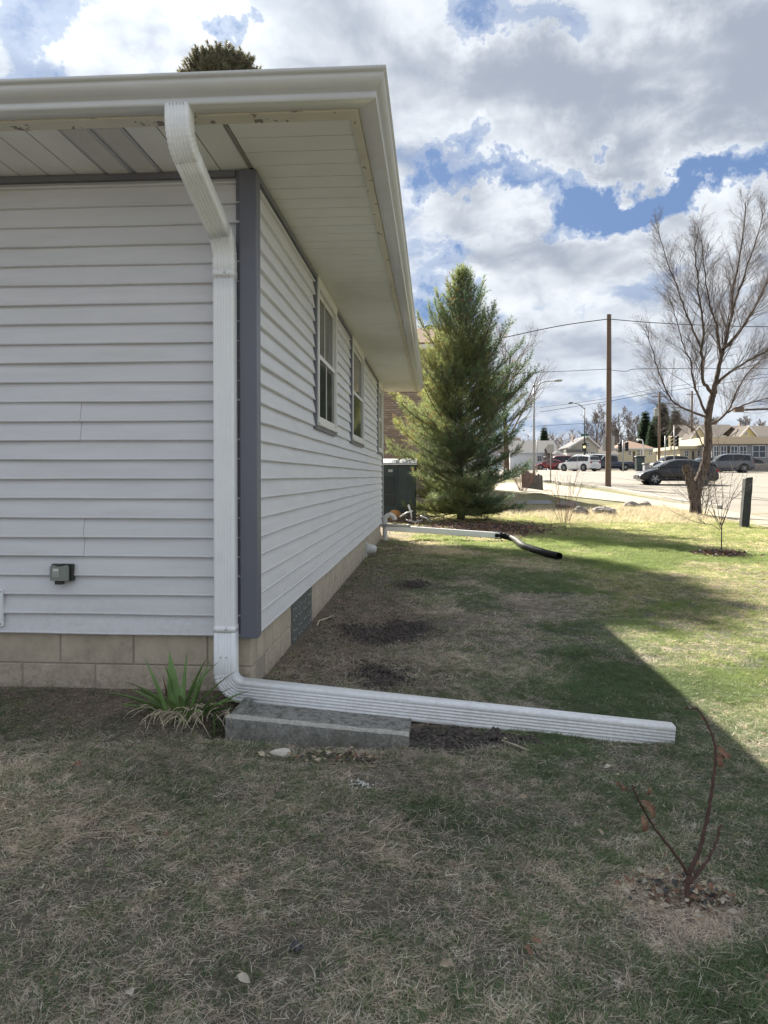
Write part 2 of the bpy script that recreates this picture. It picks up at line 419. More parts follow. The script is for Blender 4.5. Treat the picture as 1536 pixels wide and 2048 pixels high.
def zb(x, y):
    x = np.asarray(x, float); y = np.asarray(y, float)
    d = np.hypot(np.maximum(x - XW, 0), np.maximum(YW - y, 0))
    return (-0.10 * (.72 + .28 * sst(x, -1.05, 0)) * sst(d, 0, 0.5) - .08 * sst(d, .8, 2.2)) * (1 - .75 * sst(y, 6, 12)) + np.interp(y, [20, 24, 28, 38, 43, 56, 70, 100, 120], [0, .07, .19, .54, .66, 1.10, 1.50, 1.98, 2.08])
def blobs(x, y, L):
    t = np.zeros(np.shape(x))
    wx = x + (fbm(x * 3, y * 3, 51) - .5) * .35; wy = y + (fbm(x * 3, y * 3, 77) - .5) * .35
    for (cx, cy, rx, ry) in L:
        t = np.maximum(t, 1 - sst(np.hypot((wx - cx) / rx, (wy - cy) / ry), 0.5, 1.0))
    return t
def gp(px, py):                            # where the ray through a photo pixel meets the ground
    d = ray(px, py); C = Vector((0, 0, CZ)); t = 0.5
    for _ in range(4000):
        p = C + d * t
        if p.z <= float(zb(p.x, p.y)): break
        t *= 1.003
    return p
def G(x, y): return float(height(np.array([x]), np.array([y]))[0])
SOIL = []                                  # dark turned soil
for px, py, rx, ry in [(755, 1352, .20, .34), (800, 1262, .26, .55), (735, 1270, .3, .35), (832, 1172, .22, .38), (925, 1478, .38, .17), (592, 1893, .035, .035), (440, 1420, .2, .12), (1030, 1480, .25, .08)]:
    p = gp(px, py); SOIL.append((p.x, p.y, rx, ry))
MOUND = gp(1230, 1022); MULCH = gp(960, 1050); SAP = gp(1381, 1812); PINE = gp(925, 1032)
def masks(x, y):
    x = np.asarray(x, float); y = np.asarray(y, float)
    dark = blobs(x, y, SOIL)
    dside = np.where(y > YW, x - XW, np.hypot(np.maximum(x - XW, 0), YW - y))
    n = fbm(x * 2.2, y * 2.2, 5); n2 = fbm(x * .8, y * .8, 21)
    # bare strip along the walls
    bare = np.where(y > YW, 1 - sst(x - XW + (n - .5) * .9, .35, 1.15), (1 - sst((YW - y) + (n - .5) * .5, .15, .55)) * (x < .2))
    bare = np.maximum(bare * .85, dark)
    patches = sst(n2 * .6 + n * .4, .50, .62)
    far = sst(y, 5.0, 8.0)
    gx = sst(x - .12 * (y - 2) + (n - .5) * 1.2, -.2, 1.0)
    green = np.clip(.26 + .60 * gx * patches + .24 * gx + .18 * patches * (1 - gx), 0, 1)
    green = np.where(x < -1.3, np.maximum(green, .65 * sst(-x + (n - .5), 1.9, 2.4) * sst(y, 2.9, 3.4)), green)
    green = green * (1 - far) + far * np.clip(.34 + .62 * (sst(n2, .42, .62)) - .42 * (1 - sst(x, 0, 2.2)) * (1 - .5 * sst(y, 10, 13)), 0.05, 1)
    green = np.where(y > 14.2, green * .45 + .55 * (1 - sst(n2, .4, .6)) * .4, green)
    sapd = np.hypot(x - SAP.x - .02, (y - SAP.y)) ; green = green * sst(sapd + (n - .5) * .3, .12, .34)
    mul = (1 - sst(np.hypot((x - MULCH.x) / 1.7, (y - 16.6) / 3.0) + (n - .5) * .3, .75, .95))
    return dark, bare, green, mul
def height(x, y):
    x = np.asarray(x, float); y = np.asarray(y, float)
    z = zb(x, y)
    near = 1 - sst(y, 22, 30)
    z = z + ((fbm(x * 1.6, y * 1.6, 3) - .5) * .035 + (fbm(x * 9, y * 9, 9) - .5) * .014) * near * sst(np.hypot(np.maximum(x - XW, 0), np.maximum(YW - y, 0)), -.2, .3)
    dark = blobs(x, y, SOIL); z = z + dark * (fbm(x * 22, y * 22, 31) - .45) * .05
    z = z - .09 * (sst(x, -1.12, -1.0) * (1 - sst(x, -.22, -.15)) * sst(y, 3.26, 3.34) * (1 - sst(y, 3.70, 3.78)))
    m = np.exp(-((x - MOUND.x) / 2.6) ** 2 - ((y - 23.0) / 1.5) ** 2) * .10
    return z + m * (0.7 + .6 * fbm(x * 2, y * 2, 4))
def axis(segs):
    out = []
    for a, b, st in segs: out += list(np.arange(a, b - 1e-6, st))
    out.append(segs[-1][1]); return np.array(out)
def build_ground():
    xs = axis([(-1200, -200, 100), (-200, -40, 16), (-40, -6, 2), (-6, -2.6, .2), (-2.6, 4.5, .05), (4.5, 12, .15), (12, 40, 1.5), (40, 200, 10), (200, 1200, 100)])
    ys = axis([(-300, -10, 30), (-10, 1, 1), (1, 6.5, .045), (6.5, 14, .075), (14, 28, .16), (28, 60, 1), (60, 130, 3), (130, 400, 20), (400, 2000, 160)])
    X, Y = np.meshgrid(xs, ys); Z = height(X, Y)
    dark, bare, green, mul = masks(X, Y)
    soil = np.array((0.185, 0.145, 0.112)); wet = np.array((0.075, 0.064, 0.057)); thatch = np.array((0.165, 0.138, 0.110)); grn = np.array((0.085, 0.095, 0.062))
    far_g = np.array((0.15, 0.18, 0.055)); mulc = np.array((0.085, 0.038, 0.026)); straw = np.array((0.30, 0.245, 0.15))
    e = lambda a: a[..., None]
    C = thatch * (1 - e(green)) + grn * e(green)
    fr = sst(Y, 7, 14)
    C = C * (1 - e(fr)) + (straw * .55 * (1 - e(green)) + far_g * e(green)) * e(fr)
    C = C * (1 - e(bare)) + soil * e(bare)
    C = C * (1 - e(dark)) + wet * e(dark)
    C = C * (1 - e(mul)) + mulc * e(mul)
    md = np.exp(-((X - MOUND.x) / 3.2) ** 2 - ((Y - 22.6) / 2.4) ** 2); md = np.clip(md * 1.6 * (Y > 19), 0, 1)
    C = C * (1 - e(md)) + straw * e(md)
    C = C * (.8 + .4 * e(fbm(X * 12, Y * 12, 40)))
    ny, nx = X.shape
    V = np.stack([X, Y, Z], -1).reshape(-1, 3)
    i = np.arange(ny * nx).reshape(ny, nx)
    T = np.stack([i[:-1, :-1], i[:-1, 1:], i[1:, 1:], i[1:, :-1]], -1).reshape(-1, 4)
    o = np_mesh('ground', V, T, 'ground_mix', col=C.reshape(-1, 3), nper=4, smooth=True)
    tag(o, kind='structure')
build_ground()

def strip(name, A, B, matname, off, nu=24, nv=6, kind='structure', thick=None):
    """a sheet between two polylines (lists of (x,y)) that follows the terrain"""
    def res(L, n):
        L = [Vector((p[0], p[1])) for p in L]; d = [0]
        for a, b in zip(L, L[1:]): d.append(d[-1] + (b - a).length)
        out = []
        for k in range(n + 1):
            t = d[-1] * k / n; j = max(q for q in range(len(d)) if d[q] <= t + 1e-9); j = min(j, len(L) - 2)
            out.append(L[j].lerp(L[j + 1], (t - d[j]) / (d[j + 1] - d[j])))
        return out
    a = res(A, nu); b = res(B, nu); m = MB(); vs = []; fs = []
    for i in range(nu + 1):
        for j in range(nv + 1):
            p = a[i].lerp(b[i], j / nv); vs.append((p.x, p.y, float(zb(p.x, p.y)) + off))
    for i in range(nu):
        for j in range(nv): k = i * (nv + 1) + j; fs.append((k, k + 1, k + nv + 2, k + nv + 1))
    m.add(vs, fs); o = m.build(name, matname); tag(o, kind=kind); return o
NEAR = [gp(990, 981), gp(1034, 985), gp(1140, 994), gp(1284, 1009), gp(1400, 1028), gp(1540, 1058), (9.5, 14.0, 0), (13, 9, 0), (20, 2, 0)]
WALK = [gp(990, 966), gp(1090, 966), gp(1168, 978), gp(1262, 993), gp(1330, 1004), gp(1440, 1020), gp(1560, 1042), (14.5, 10.5, 0), (22, 4, 0)]
STRT = [(3.0, 62, 0), (6.2, 52, 0), gp(1172, 973), gp(1240, 983), gp(1330, 1000), gp(1440, 1018), gp(1560, 1040), (14.7, 10.7, 0), (22.2, 4.2, 0)]
FAR = [(-10, 112, 0), (8, 110, 0), (22, 108, 0), (40, 106, 0), (60, 104, 0), (85, 100, 0), (120, 90, 0), (150, 60, 0), (160, 20, 0)]
strip('sidewalk', [p[:2] for p in NEAR], [p[:2] for p in WALK], 'walk', 0.030, nu=60, nv=5)
strip('street', [p[:2] for p in STRT], [p[:2] for p in FAR], 'concrete_road', 0.012, nu=90, nv=40)
strip('driveway', [(gp(985, 1011).x, gp(985, 1011).y), (gp(1108, 1011).x, gp(1108, 1011).y)], [(gp(985, 1003).x, gp(985, 1003).y), (gp(1100, 1003).x, gp(1100, 1003).y)], 'asphalt_old', 0.05, nu=10, nv=2)
# seams, tar lines and the kerb of the street
tm = MB()
for k in range(34):
    y0 = 24 + k * 2.6 + rng.uniform(-.4, .4); x0 = 9.5 + (y0 - 24) * .02
    pts = []
    for j in range(12):
        x = x0 + 1 + j * 3.4; y = y0 + math.sin(j * .7 + k) * .12
        pts.append((x, y))
    for a, b in zip(pts, pts[1:]):
        wd = .05 + .05 * rng.random()
        if rng.random() < .5: tm.add([(a[0], a[1], float(zb(*a)) + .019), (b[0], b[1], float(zb(*b)) + .019), (b[0], b[1] + wd, float(zb(*b)) + .019), (a[0], a[1] + wd, float(zb(*a)) + .019)], [(0, 1, 2, 3)])
for xx in (13, 17, 24):
    for k in range(30):
        y = 22 + k * 3
        tm.add([(xx, y, float(zb(xx, y)) + .023), (xx + .06, y, float(zb(xx, y)) + .023), (xx + .06, y + 3, float(zb(xx, y + 3)) + .023), (xx, y + 3, float(zb(xx, y + 3)) + .023)], [(0, 1, 2, 3)])
tag(tm.build('road_joints', 'tar'), kind='structure')
km = MB()
kp = [Vector((p[0], p[1], 0)) for p in STRT[1:6]]
for a, b in zip(kp, kp[1:]):
    n = (b - a).normalized().cross(Vector((0, 0, 1))) * .09
    for s in range(4):
        p = a.lerp(b, s / 4); q = a.lerp(b, (s + 1) / 4)
        zp = float(zb(p.x, p.y)); zq = float(zb(q.x, q.y))
        km.slab([(p.x - n.x, p.y - n.y, zp - .05), (q.x - n.x, q.y - n.y, zq - .05), (q.x + n.x, q.y + n.y, zq - .05), (p.x + n.x, p.y + n.y, zp - .05)], (0, 0, 1), .17)
tag(km.build('kerb', 'kerb'), kind='structure')
# dark green verge beyond the street, traffic island
strip('far_verge', [(-14, 111.5), (60, 105)], [(-14, 135), (60, 130)], 'asphalt_old', 0.03, nu=10, nv=4)

# ------------------------------------------------------------------ the house
ZS = 2.70                                # soffit level
ZSB = 0.300                              # lower edge of siding
EXP = 0.1016
YE, XL = 13.2, -9.5
house = thing('house', (XW, YW, 0), 'single storey house with pale grey lap siding, blue grey corner post and wide white eaves', 'house')
def hp(mb, name, m, smooth=False, parent=None): return mb.build(name, m, parent or house, smooth)
# solid core behind the cladding
m = MB(); m.box(XL, XW - .035, YW + .035, YE, 0.29, ZS + .05); hp(m, 'wall_sheathing', 'backing')
# siding boards
def board_front(x0, x1, z, h=EXP, y=YW):
    b = MB(); o = .0135; e = .004
    pr = [(y + .012, z + h + .02), (y + .010, z + h), (y - .001, z + h * .55), (y - o + .004, z + .012), (y - o, z + .004), (y - o + .002, z), (y + .010, z - .002)]
    n = len(pr); xs = [x0 + (x1 - x0) * k / 14 for k in range(15)] if x1 - x0 > 1 else [x0, x1]
    if x1 > -1.5 and x1 - x0 > 1: xs = [x0 + (x1 - x0) * (1 - (1 - k / 16) ** 1.6) for k in range(17)]
    vs = [(q, a - wob(q, z, k) * .0016, c + wob(q, z + 5, k) * .0011) for q in xs for k, (a, c) in enumerate(pr)]
    fs = [(j * n + i, j * n + n + i, j * n + n + i + 1, j * n + i + 1) for j in range(len(xs) - 1) for i in range(n - 1)] + [tuple(range(n)), tuple(range(len(xs) * n - 1, (len(xs) - 1) * n - 1, -1))]
    return b.add(vs, fs)
def wob(q, z, k): return (math.sin(q * 3.1 + z * 41) + math.sin(q * 7.7 + z * 97) * .6) * (1 if 2 <= k <= 5 else 0)
def board_side(y0, y1, z, h=EXP, x=XW):
    b = MB(); o = .0135
    pr = [(x - .012, z + h + .02), (x - .010, z + h), (x + .001, z + h * .55), (x + o - .004, z + .012), (x + o, z + .004), (x + o - .002, z), (x - .010, z - .002)]
    n = len(pr); ns = max(1, int((y1 - y0) / .35)); ys = [y0 + (y1 - y0) * k / ns for k in range(ns + 1)]
    vs = [(a + wob(q, z, k) * .0016, q, c + wob(q, z + 5, k) * .0011) for q in ys for k, (a, c) in enumerate(pr)]
    fs = [(j * n + i, j * n + i + 1, j * n + n + i + 1, j * n + n + i) for j in range(ns) for i in range(n - 1)] + [tuple(range(n - 1, -1, -1)), tuple(range(ns * n, (ns + 1) * n))]
    return b.add(vs, fs)
nc = int((ZS - .035 - ZSB) / EXP) + 1
WIN = [(5.75, 6.86), (8.22, 9.58), (12.12, 13.05)]
ZW0 = 1.535
xjoint = at(163, 860, YW).x
for i in range(nc):
    z = ZSB + i * EXP; h = min(EXP, ZS - .030 - z)
    zc_pair = i // 2
    j = rng.uniform(-.0015, .0015)
    seam = None
    if i in (10, 11): seam = xjoint - .001
    elif i in (4, 5): seam = xjoint + .012
    else: seam = -3.1 - (zc_pair % 3) * .8
    hp(board_front(XL, seam - .0012, z + j, h, YW - (.003 if seam > -2 else 0)), 'siding_board', 'siding')
    hp(board_front(seam, -.985, z + j, h), 'siding_board', 'siding')
    # side wall boards break at the windows
    cuts = [3.83]
    if z + h > ZW0 + .01:
        segs = []
        y = 3.83
        for a, b in WIN: segs.append((y, a - .045)); y = b + .045
        segs.append((y, YE - .05))
    else:
        jn = 6.0 + ((zc_pair * 2.37) % 6.2)
        segs = [(3.83, jn - .001), (jn, YE - .05)]
    for a, b in segs:
        if b - a > .05: hp(board_side(a, b, z + j, h), 'siding_board', 'siding')
m = MB(); m.box(-.996, -.906, YW - .036, YW + .055, .292, ZS - .004)
cp = hp(m, 'corner_post', 'post_blue')
bv = cp.modifiers.new('bevel', 'BEVEL'); bv.width = .006; bv.segments = 2
m = MB(); m.box(-1.018, -.9965, YW - .012, YW + .02, .296, ZS - .004); hp(m, 'post_flange', 'trim_blue')
m = MB(); m.box(XW - .06, XW + .016, YE - .05, YE + .03, .292, ZS - .004); hp(m, 'corner_post', 'post_blue')
m = MB(); m.box(XL, -1.02, YW - .020, YW + .02, ZS - .034, ZS - .003); hp(m, 'frieze_trim', 'trim_blue')
m = MB()
for a, b in [(3.845, WIN[0][0] - .045), (WIN[0][1] + .045, WIN[1][0] - .045), (WIN[1][1] + .045, WIN[2][0] - .045)]:
    m = MB(); m.box(XW - .02, XW + .020, a, b, ZS - .034, ZS - .003)
    hp(m, 'frieze_trim', 'trim_blue')

# foundation blocks
def shared_block(lx, ly, lz):
    b = MB(); b.cbox(-lx / 2, lx / 2, -ly / 2, ly / 2, -lz / 2, lz / 2, .004); me = b.build('block', 'block').data
    bpy.data.objects.remove(bpy.data.objects['block']); return me
YF, XF = YW + .022, XW - .020            # block faces set back
m = MB(); m.box(XL + .05, XF - .004, YF + .005, YF + .2, -.45, .33); m.box(XF - .2, XF - .005, YF + .2, YE - .02, -.45, .33); hp(m, 'mortar', 'mortar')
mef = shared_block(.392, .10, .193); mes = shared_block(.10, .392, .193)
mefh = shared_block(.19, .10, .193)
zc = [.235, .032, -.171]
x1 = at(267, 1300, YF).x
for r, z in enumerate(zc):
    k0 = x1 + (.2 if r % 2 else .2)
    x = x1 + .2 + (0 if r % 2 == 0 else -.01 - .2 * (1))
    while x + .196 > XF - .02: x -= .4
    xx = x
    o = link('block', mefh if XF - (x + .196) < .25 else mef, house)
    gapc = (x + .2 + XF) / 2
    o.location = (gapc - WP[house].x, YF + .05 - WP[house].y + rng.uniform(-.001, .001), z)
    o.scale = ((XF - x - .207) / (.19 if XF - (x + .196) < .25 else .392), 1, 1)
    while xx > -6.4:
        o = link('block', mef, house); o.location = (xx - WP[house].x, YF + .05 - WP[house].y + rng.uniform(-.0015, .0015), z); xx -= .4
GBY = (4.86, 5.66)
for r, z in enumerate(zc):
    y = YF + .10 + (.196 if r % 2 == 0 else .396) + .005
    while y < YE:
        if r < 2 and y + .196 > GBY[0] and y - .196 < GBY[1]:
            a, b = y - .196, y + .196
            for s0, s1 in ((a, min(b, GBY[0] - .005)), (max(a, GBY[1] + .005), b)):
                if s1 - s0 > .04:
                    o = link('block', mes, house); o.location = (XF - .05 - WP[house].x, (s0 + s1) / 2 - WP[house].y, z); o.scale = (1, (s1 - s0) / .392, 1)
        else:
            o = link('block', mes, house); o.location = (XF - .05 - WP[house].x + rng.uniform(-.0015, .0015), y - WP[house].y, z)
        y += .4
# first side block closes the corner
# glass block window
gw = MB(); gw.box(XF - .004, XF + .002, GBY[0], GBY[1], -.075, .33); gwo = hp(gw, 'basement_window', 'mortar')
n = 4
for r in range(2):
    for c in range(n):
        y0 = GBY[0] + .006 + c * (GBY[1] - GBY[0] - .008) / n; y1 = y0 + (GBY[1] - GBY[0] - .008) / n - .006
        z0 = -.065 + r * .197; z1 = z0 + .190
        g = MB(); g.box(XF - .002, XF + .008, y0, y1, z0, z1)
        o = hp(g, 'glass_block', 'glass_block', parent=gwo)
        d = MB()
        for q in range(6):
            yy = y0 + (y1 - y0) * (.3 + .4 * (q % 2)) + rng.uniform(-.01, .01); zz = z0 + .035 + (q // 2) * .058 + rng.uniform(-.008, .008)
            d.lathe((XF + .006, yy, zz), (1, 0, 0), [(0, .006), (.004, .005), (.005, .001)], n=6)
        dd = MB(); gg = d
        gg.build('glass_bubble', 'pale_dot', gwo)

# windows in the side wall
for wi, (a, b) in enumerate(WIN):
    m = MB(); x0 = XW - .03
    # trim channel around
    m.box(x0, XW + .022, a - .045, a - .012, ZW0 - .035, ZS - .004); m.box(x0, XW + .022, b + .012, b + .045, ZW0 - .035, ZS - .004)
    m.box(x0, XW + .022, a - .012, b + .012, ZW0 - .035, ZW0 - .008)
    win = hp(m, 'window', 'trim_blue')
    f = MB(); t = .055
    f.box(x0, XW + .030, a - .012, a + t, ZW0 - .008, ZS - .004); f.box(x0, XW + .030, b - t, b + .012, ZW0 - .008, ZS - .004)
    f.box(x0, XW + .030, a + t, b - t, ZS - .09, ZS - .004)
    f.box(x0, XW + .030, a + t, b - t, ZW0 - .008, ZW0 + .035); hp(f, 'frame', 'window_white', parent=win)
    s = MB(); s.box(x0, XW + .045, a - .02, b + .02, ZW0 - .006, ZW0 + .016); hp(s, 'sill', 'window_white', parent=win)
    zm = (ZW0 + ZS - .05) / 2
    for lo, hi, dx in ((ZW0 + .036, zm + .012, .010), (zm - .012, ZS - .091, -.004)):
        s = MB(); y0, y1 = a + t + .001, b - t - .001; q = .035
        X = XW + dx
        s.box(X - .012, X + .008, y0, y0 + q, lo, hi); s.box(X - .012, X + .008, y1 - q, y1, lo, hi)
        s.box(X - .012, X + .008, y0 + q, y1 - q, lo, lo + q); s.box(X - .012, X + .008, y0 + q, y1 - q, hi - q, hi)
        hp(s, 'sash', 'window_white', parent=win)
        g = MB(); g.box(X - .006, X - .002, y0 + q - .002, y1 - q + .002, lo + q - .002, hi - q + .002); hp(g, 'pane', 'pane', parent=win)
        if wi == 0:
            bl = MB(); bl.box(X - .0019, X + .001, (y0 + y1) / 2 - .012, (y0 + y1) / 2 + .012, lo + q, hi - q); hp(bl, 'mullion', 'window_white', parent=win)

# soffit panels
PW = .1525
YI, XI = 3.262, -.368                    # inner edge of the fascia trim
def panel_y(x0, x1, y0, y1, vented=False):     # long side in Y (front eave)
    m = MB(); z = ZS
    m.box(x0 + .004, x1 - .004, y0, y1, z, z + .006, 0); m.box(x0, x0 + .004, y0, y1, z + .004, z + .006, 1); m.box(x1 - .004, x1, y0, y1, z + .004, z + .006, 1)
    # v-groove
    o = hp(m, 'soffit_panel', ['soffit', 'soffit_groove'])
    if vented:
        o.data.materials[0] = MATS['vent_dark']
        l = MB(); k = 0; yy = y0 + .02
        while yy < y1 - .02:
            xx = x0 + .022
            while xx < x1 - .022:
                l.add([(xx, yy, z - .0004), (xx + .006, yy + .003, z - .0004), (xx + .006, yy + .0065, z - .003), (xx, yy + .0035, z - .003)], [(0, 3, 2, 1)]); xx += .011
            yy += .011
        tag(l.build('vent_louvre', 'soffit', o), kind='stuff')
xs0 = -.915 - .02
x = at(443, 345, YW).x
k = 0
edges = [XW - .012]
xx = at(443, 352, YW - .005).x
while xx > -6.5: edges.append(xx); xx -= PW
for k in range(len(edges) - 1):
    panel_y(edges[k + 1], edges[k], YI, YW - .002, vented=(k in (3, 4, 13, 14)))
yk = YI
while yk < YE + .55:
    y1 = min(yk + PW, YE + .58)
    m = MB(); x0 = XW + .010
    m.box(x0, XI, yk + .003, y1 - .003, ZS, ZS + .006, 0)
    m.add([(x0, y1 - .003, ZS), (XI, y1 - .003, ZS), (XI, y1 - .001, ZS + .005), (x0, y1 - .001, ZS + .005)], [(0, 1, 2, 3)], 1)
    m.add([(x0, y1 - .001, ZS + .004), (XI, y1 - .001, ZS + .004), (XI, y1 + .003, ZS + .004), (x0, y1 + .003, ZS + .004)], [(0, 1, 2, 3)], 1)
    hp(m, 'soffit_panel', ['soffit', 'soffit_groove']); yk = y1
m = MB()
for q in (0, .016): m.box(XW - .012 + q - .002, XW - .012 + q + .002, YI, YW - .04, ZS - .003, ZS + .004)
m.box(XW - .009, XW + .001, YI, YW - .04, ZS - .001, ZS + .004)
hp(m, 'soffit_divider', 'soffit_groove')
m = MB(); m.box(XL, XI, 3.22, YE + .5, ZS + .012, ZS + .03); hp(m, 'soffit_deck', 'backing')
# fascia with peeling underside
YG, XG = 3.182, -.327
m = MB(); m.box(XL, XG, YG, YI, ZS - .006, ZS + .10); hp(m, 'fascia', 'fascia_peel')
m = MB(); m.box(XI, XG - .0005, YI + .0005, YE + .6, ZS - .006, ZS + .10); hp(m, 'fascia', 'fascia_peel')
# K-style gutter
prof = [(0, .10), (0, .004), (.004, 0), (.078, 0), (.083, .004), (.0835, .022), (.080, .026), (.084, .032), (.095, .042), (.107, .055), (.115, .070), (.118, .082), (.118, .098), (.127, .101), (.127, .113), (.122, .115), (.110, .112)]
ZG = ZS + .002
def gutter(P0, P1, d0, d1):
    m = MB(); vs = []
    for (u, v) in prof: vs.append((P0[0] + d0[0] * u, P0[1] + d0[1] * u, ZG + v))
    for (u, v) in prof: vs.append((P1[0] + d1[0] * u, P1[1] + d1[1] * u, ZG + v))
    n = len(prof); m.add(vs, [(i, i + 1, n + i + 1, n + i) for i in range(n - 1)])
    o = hp(m, 'gutter', 'gutter_paint'); autosmooth(o, 30)
    s = o.modifiers.new('s', 'SOLIDIFY'); s.thickness = .0012; s.offset = 0
    return o
gutter((XL, YG - .001), (XG + .001, YG - .001), (0, -1), (1, -1))
gutter((XG + .001, YG - .001), (XG + .001, YE + .6), (1, -1), (1, 0))
m = MB(); m.slab([(XG + .001 + u, YE + .6, ZG + v) for u, v in prof[1:-3]], (0, 1, 0), .002); hp(m, 'gutter_end_cap', 'gutter_paint')
# mitre seam strip
# hip roof
m = MB(); xm = (XL + XG) / 2; sl = .33; e0 = ZS + .118; ox = XG + .05; oy = YG - .05; hw = (ox - XL) / 2; oe = YE + .65
rz = e0 + hw * sl
A, B_, C_, D_ = (XL, oy, e0), (ox, oy, e0), (ox, oe, e0), (XL, oe, e0); R1, R2 = (xm, oy + hw, rz), (xm, oe - hw, rz)
m.add([A, B_, C_, D_, R1, R2], [(0, 1, 4), (1, 2, 5, 4), (2, 3, 5), (3, 0, 4, 5), (0, 3, 2, 1)])
rf = hp(m, 'roof', 'shingle')
for (cx, w_) in [(at(700, 140, 3.15).x, .13), (at(728, 140, 3.12).x, .05), (-.95, .15), (-1.6, .2), (-2.3, .2)]:
    t_ = MB(); t_.slab([(cx - w_, YG - .045, ZS + .119), (cx + w_, YG - .045, ZS + .122), (cx + w_, YG + .25, ZS + .21), (cx - w_, YG + .25, ZS + .21)], (0, 0, 1), .007)
    t_.build('shingle', 'shingle', rf)

# ------------------------------------------------------------------ corrugated downspout
def spout_profile(w, d, ribs=5, amp=.0028):
    """closed loop of (a,b): a across the wide face, b depth; front face b<0 is ribbed"""
    P = []; r = .012; hw, hd = w / 2, d / 2
    def arc(cx, cy, a0):
        for k in range(4): q = R(a0 + 30 * k); P.append((cx + r * math.cos(q), cy + r * math.sin(q)))
    arc(hw - r, hd - r, 0); arc(-hw + r, hd - r, 90)
    arc(-hw + r, -hd + r, 180)
    n = 26; a0, a1 = -hw + r * 1.4, hw - r * 1.4
    for k in range(n + 1):
        t = k / n; P.append((a0 + (a1 - a0) * t, -hd + amp * (1 - math.cos(2 * math.pi * ribs * t)) * .9))
    arc(hw - r, -hd + r, 270)
    n = 16; b0, b1 = -hd + r * 1.4, hd - r * 1.4
    for k in range(1, n):
        t = k / n; P.append((hw - amp * .8 * (1 - math.cos(2 * math.pi * 3 * t)), b0 + (b1 - b0) * t))
    return P
def sweep(path, frames, prof, scales=None):
    """path points, frames (A,B) per point: A across, B depth"""
    m = MB(); n = len(prof); vs = []
    for i, p in enumerate(path):
        A, B = frames[i]; s = scales[i] if scales else 1
        for a, b in prof: vs.append(p + A * a * s + B * b * s)
    fs = [(i * n + k, (i + 1) * n + k, (i + 1) * n + (k + 1) % n, i * n + (k + 1) % n) for i in range(len(path) - 1) for k in range(n)]
    return m.add(vs, fs)
PR = spout_profile(.108, .078, 5, .0024)
PRV = spout_profile(.108, .078, 5, .0013)
YP = YW - .014 - .048                     # axis of the pipe in front of the siding
xp = at(451, 900, YP).x
X3 = Vector((1, 0, 0)); Y3 = Vector((0, 1, 0)); Z3 = Vector((0, 0, 1))
spout = thing('downspout', (xp, YP, 0), 'white ribbed downspout beside the blue grey corner post, bending out over the splash block', 'downspout')
def bend(p0, t0, t1, rad, n, axisA=None, crimp=0, plane='yz'):
    """arc from p0 turning tangent t0 to t1 with radius rad"""
    t0 = t0.normalized(); t1 = t1.normalized(); ang = t0.angle(t1); ax = t0.cross(t1).normalized()
    c = p0 + (ax.cross(t0)) * rad; pts = []; tans = []
    for i in range(n + 1):
        q = Matrix.Rotation(ang * i / n, 3, ax); pts.append(c + q @ (p0 - c)); tans.append(q @ t0)
    return pts, tans
def frames_for(tans, A_fixed=None, B_fixed=None):
    out = []
    for t in tans:
        if A_fixed is not None: A = (A_fixed - t * A_fixed.dot(t)).normalized(); B = t.cross(A) if t.z > 0 else A.cross(t) * -1
        else: B = (B_fixed - t * B_fixed.dot(t)).normalized(); A = B.cross(t)
        out.append((A, B))
    return out
def piece(name, pts, tans, prof=PR, Bref=None, Aref=None, scales=None, parent=None, matn='white_alu', ang=28):
    fr = []
    for t in tans:
        t = t.normalized()
        if Bref is not None: B = (Bref - t * Bref.dot(t)).normalized(); A = t.cross(B) * -1
        else: A = (Aref - t * Aref.dot(t)).normalized(); B = t.cross(A)
        fr.append((A, B))
    o = sweep(pts, fr, prof, scales).build(name, matn, parent or spout); autosmooth(o, ang)
    s = o.modifiers.new('s', 'SOLIDIFY'); s.thickness = .0014; s.offset = -1
    return o
def crimps(n, per, amp=.022):
    return [1 - (amp if i % per in (per - 2, per - 1) else 0) + (amp * .5 if i % per == 0 else 0) for i in range(n + 1)]
# upper: outlet under gutter -> gooseneck -> wall
out_top = Vector((at(359, 222, YG - .045).x, YG - .046, ZG + .012))
D0 = Vector((0, 0, -1))
dn = Vector((xp, YP, 2.36)) - Vector((out_top.x, out_top.y, 2.62)); dn.normalize()
up_st = [out_top, Vector((out_top.x, out_top.y, 2.655))]
p1, t1 = bend(up_st[1], D0, dn, .13, 48)
# straight between the two elbows ends where the second bend starts
def second_start():
    best = None
    for k in range(400):
        L = k * .0025; q = p1[-1] + dn * L; pts, tans = bend(q, dn, D0, .13, 48)
        e = abs(pts[-1].y - YP)
        if best is None or e < best[0]: best = (e, q, pts, tans, L)
    return best
_, q2, p2, t2, L2 = second_start()
dx = xp - p2[-1].x
def shear(pts, x0, x1):
    n = len(pts) - 1; return [p + X3 * (x0 + (x1 - x0) * i / max(n, 1)) for i, p in enumerate(pts)]
path1 = up_st[:1] + [up_st[1]] + p1[1:]; tn1 = [D0, D0] + t1[1:]
piece('elbow', path1, tn1, Bref=Y3, scales=[1, 1] + crimps(48, 6)[1:])
mid = [p1[-1], q2]; n_ = 6
midp = [p1[-1].lerp(q2, i / n_) + X3 * dx * .5 * i / n_ for i in range(n_ + 1)]
piece('offset_pipe', midp, [dn] * (n_ + 1), Bref=Y3, scales=[.985] * (n_ + 1))
path2 = shear([p for p in p2], dx * .5, dx); path2 += [path2[-1] - Z3 * .10]
piece('elbow', path2, t2 + [D0], Bref=Y3, scales=crimps(48, 6) + [1])
zt = path2[-1].z
ZB = .128                                # elbow start at the bottom
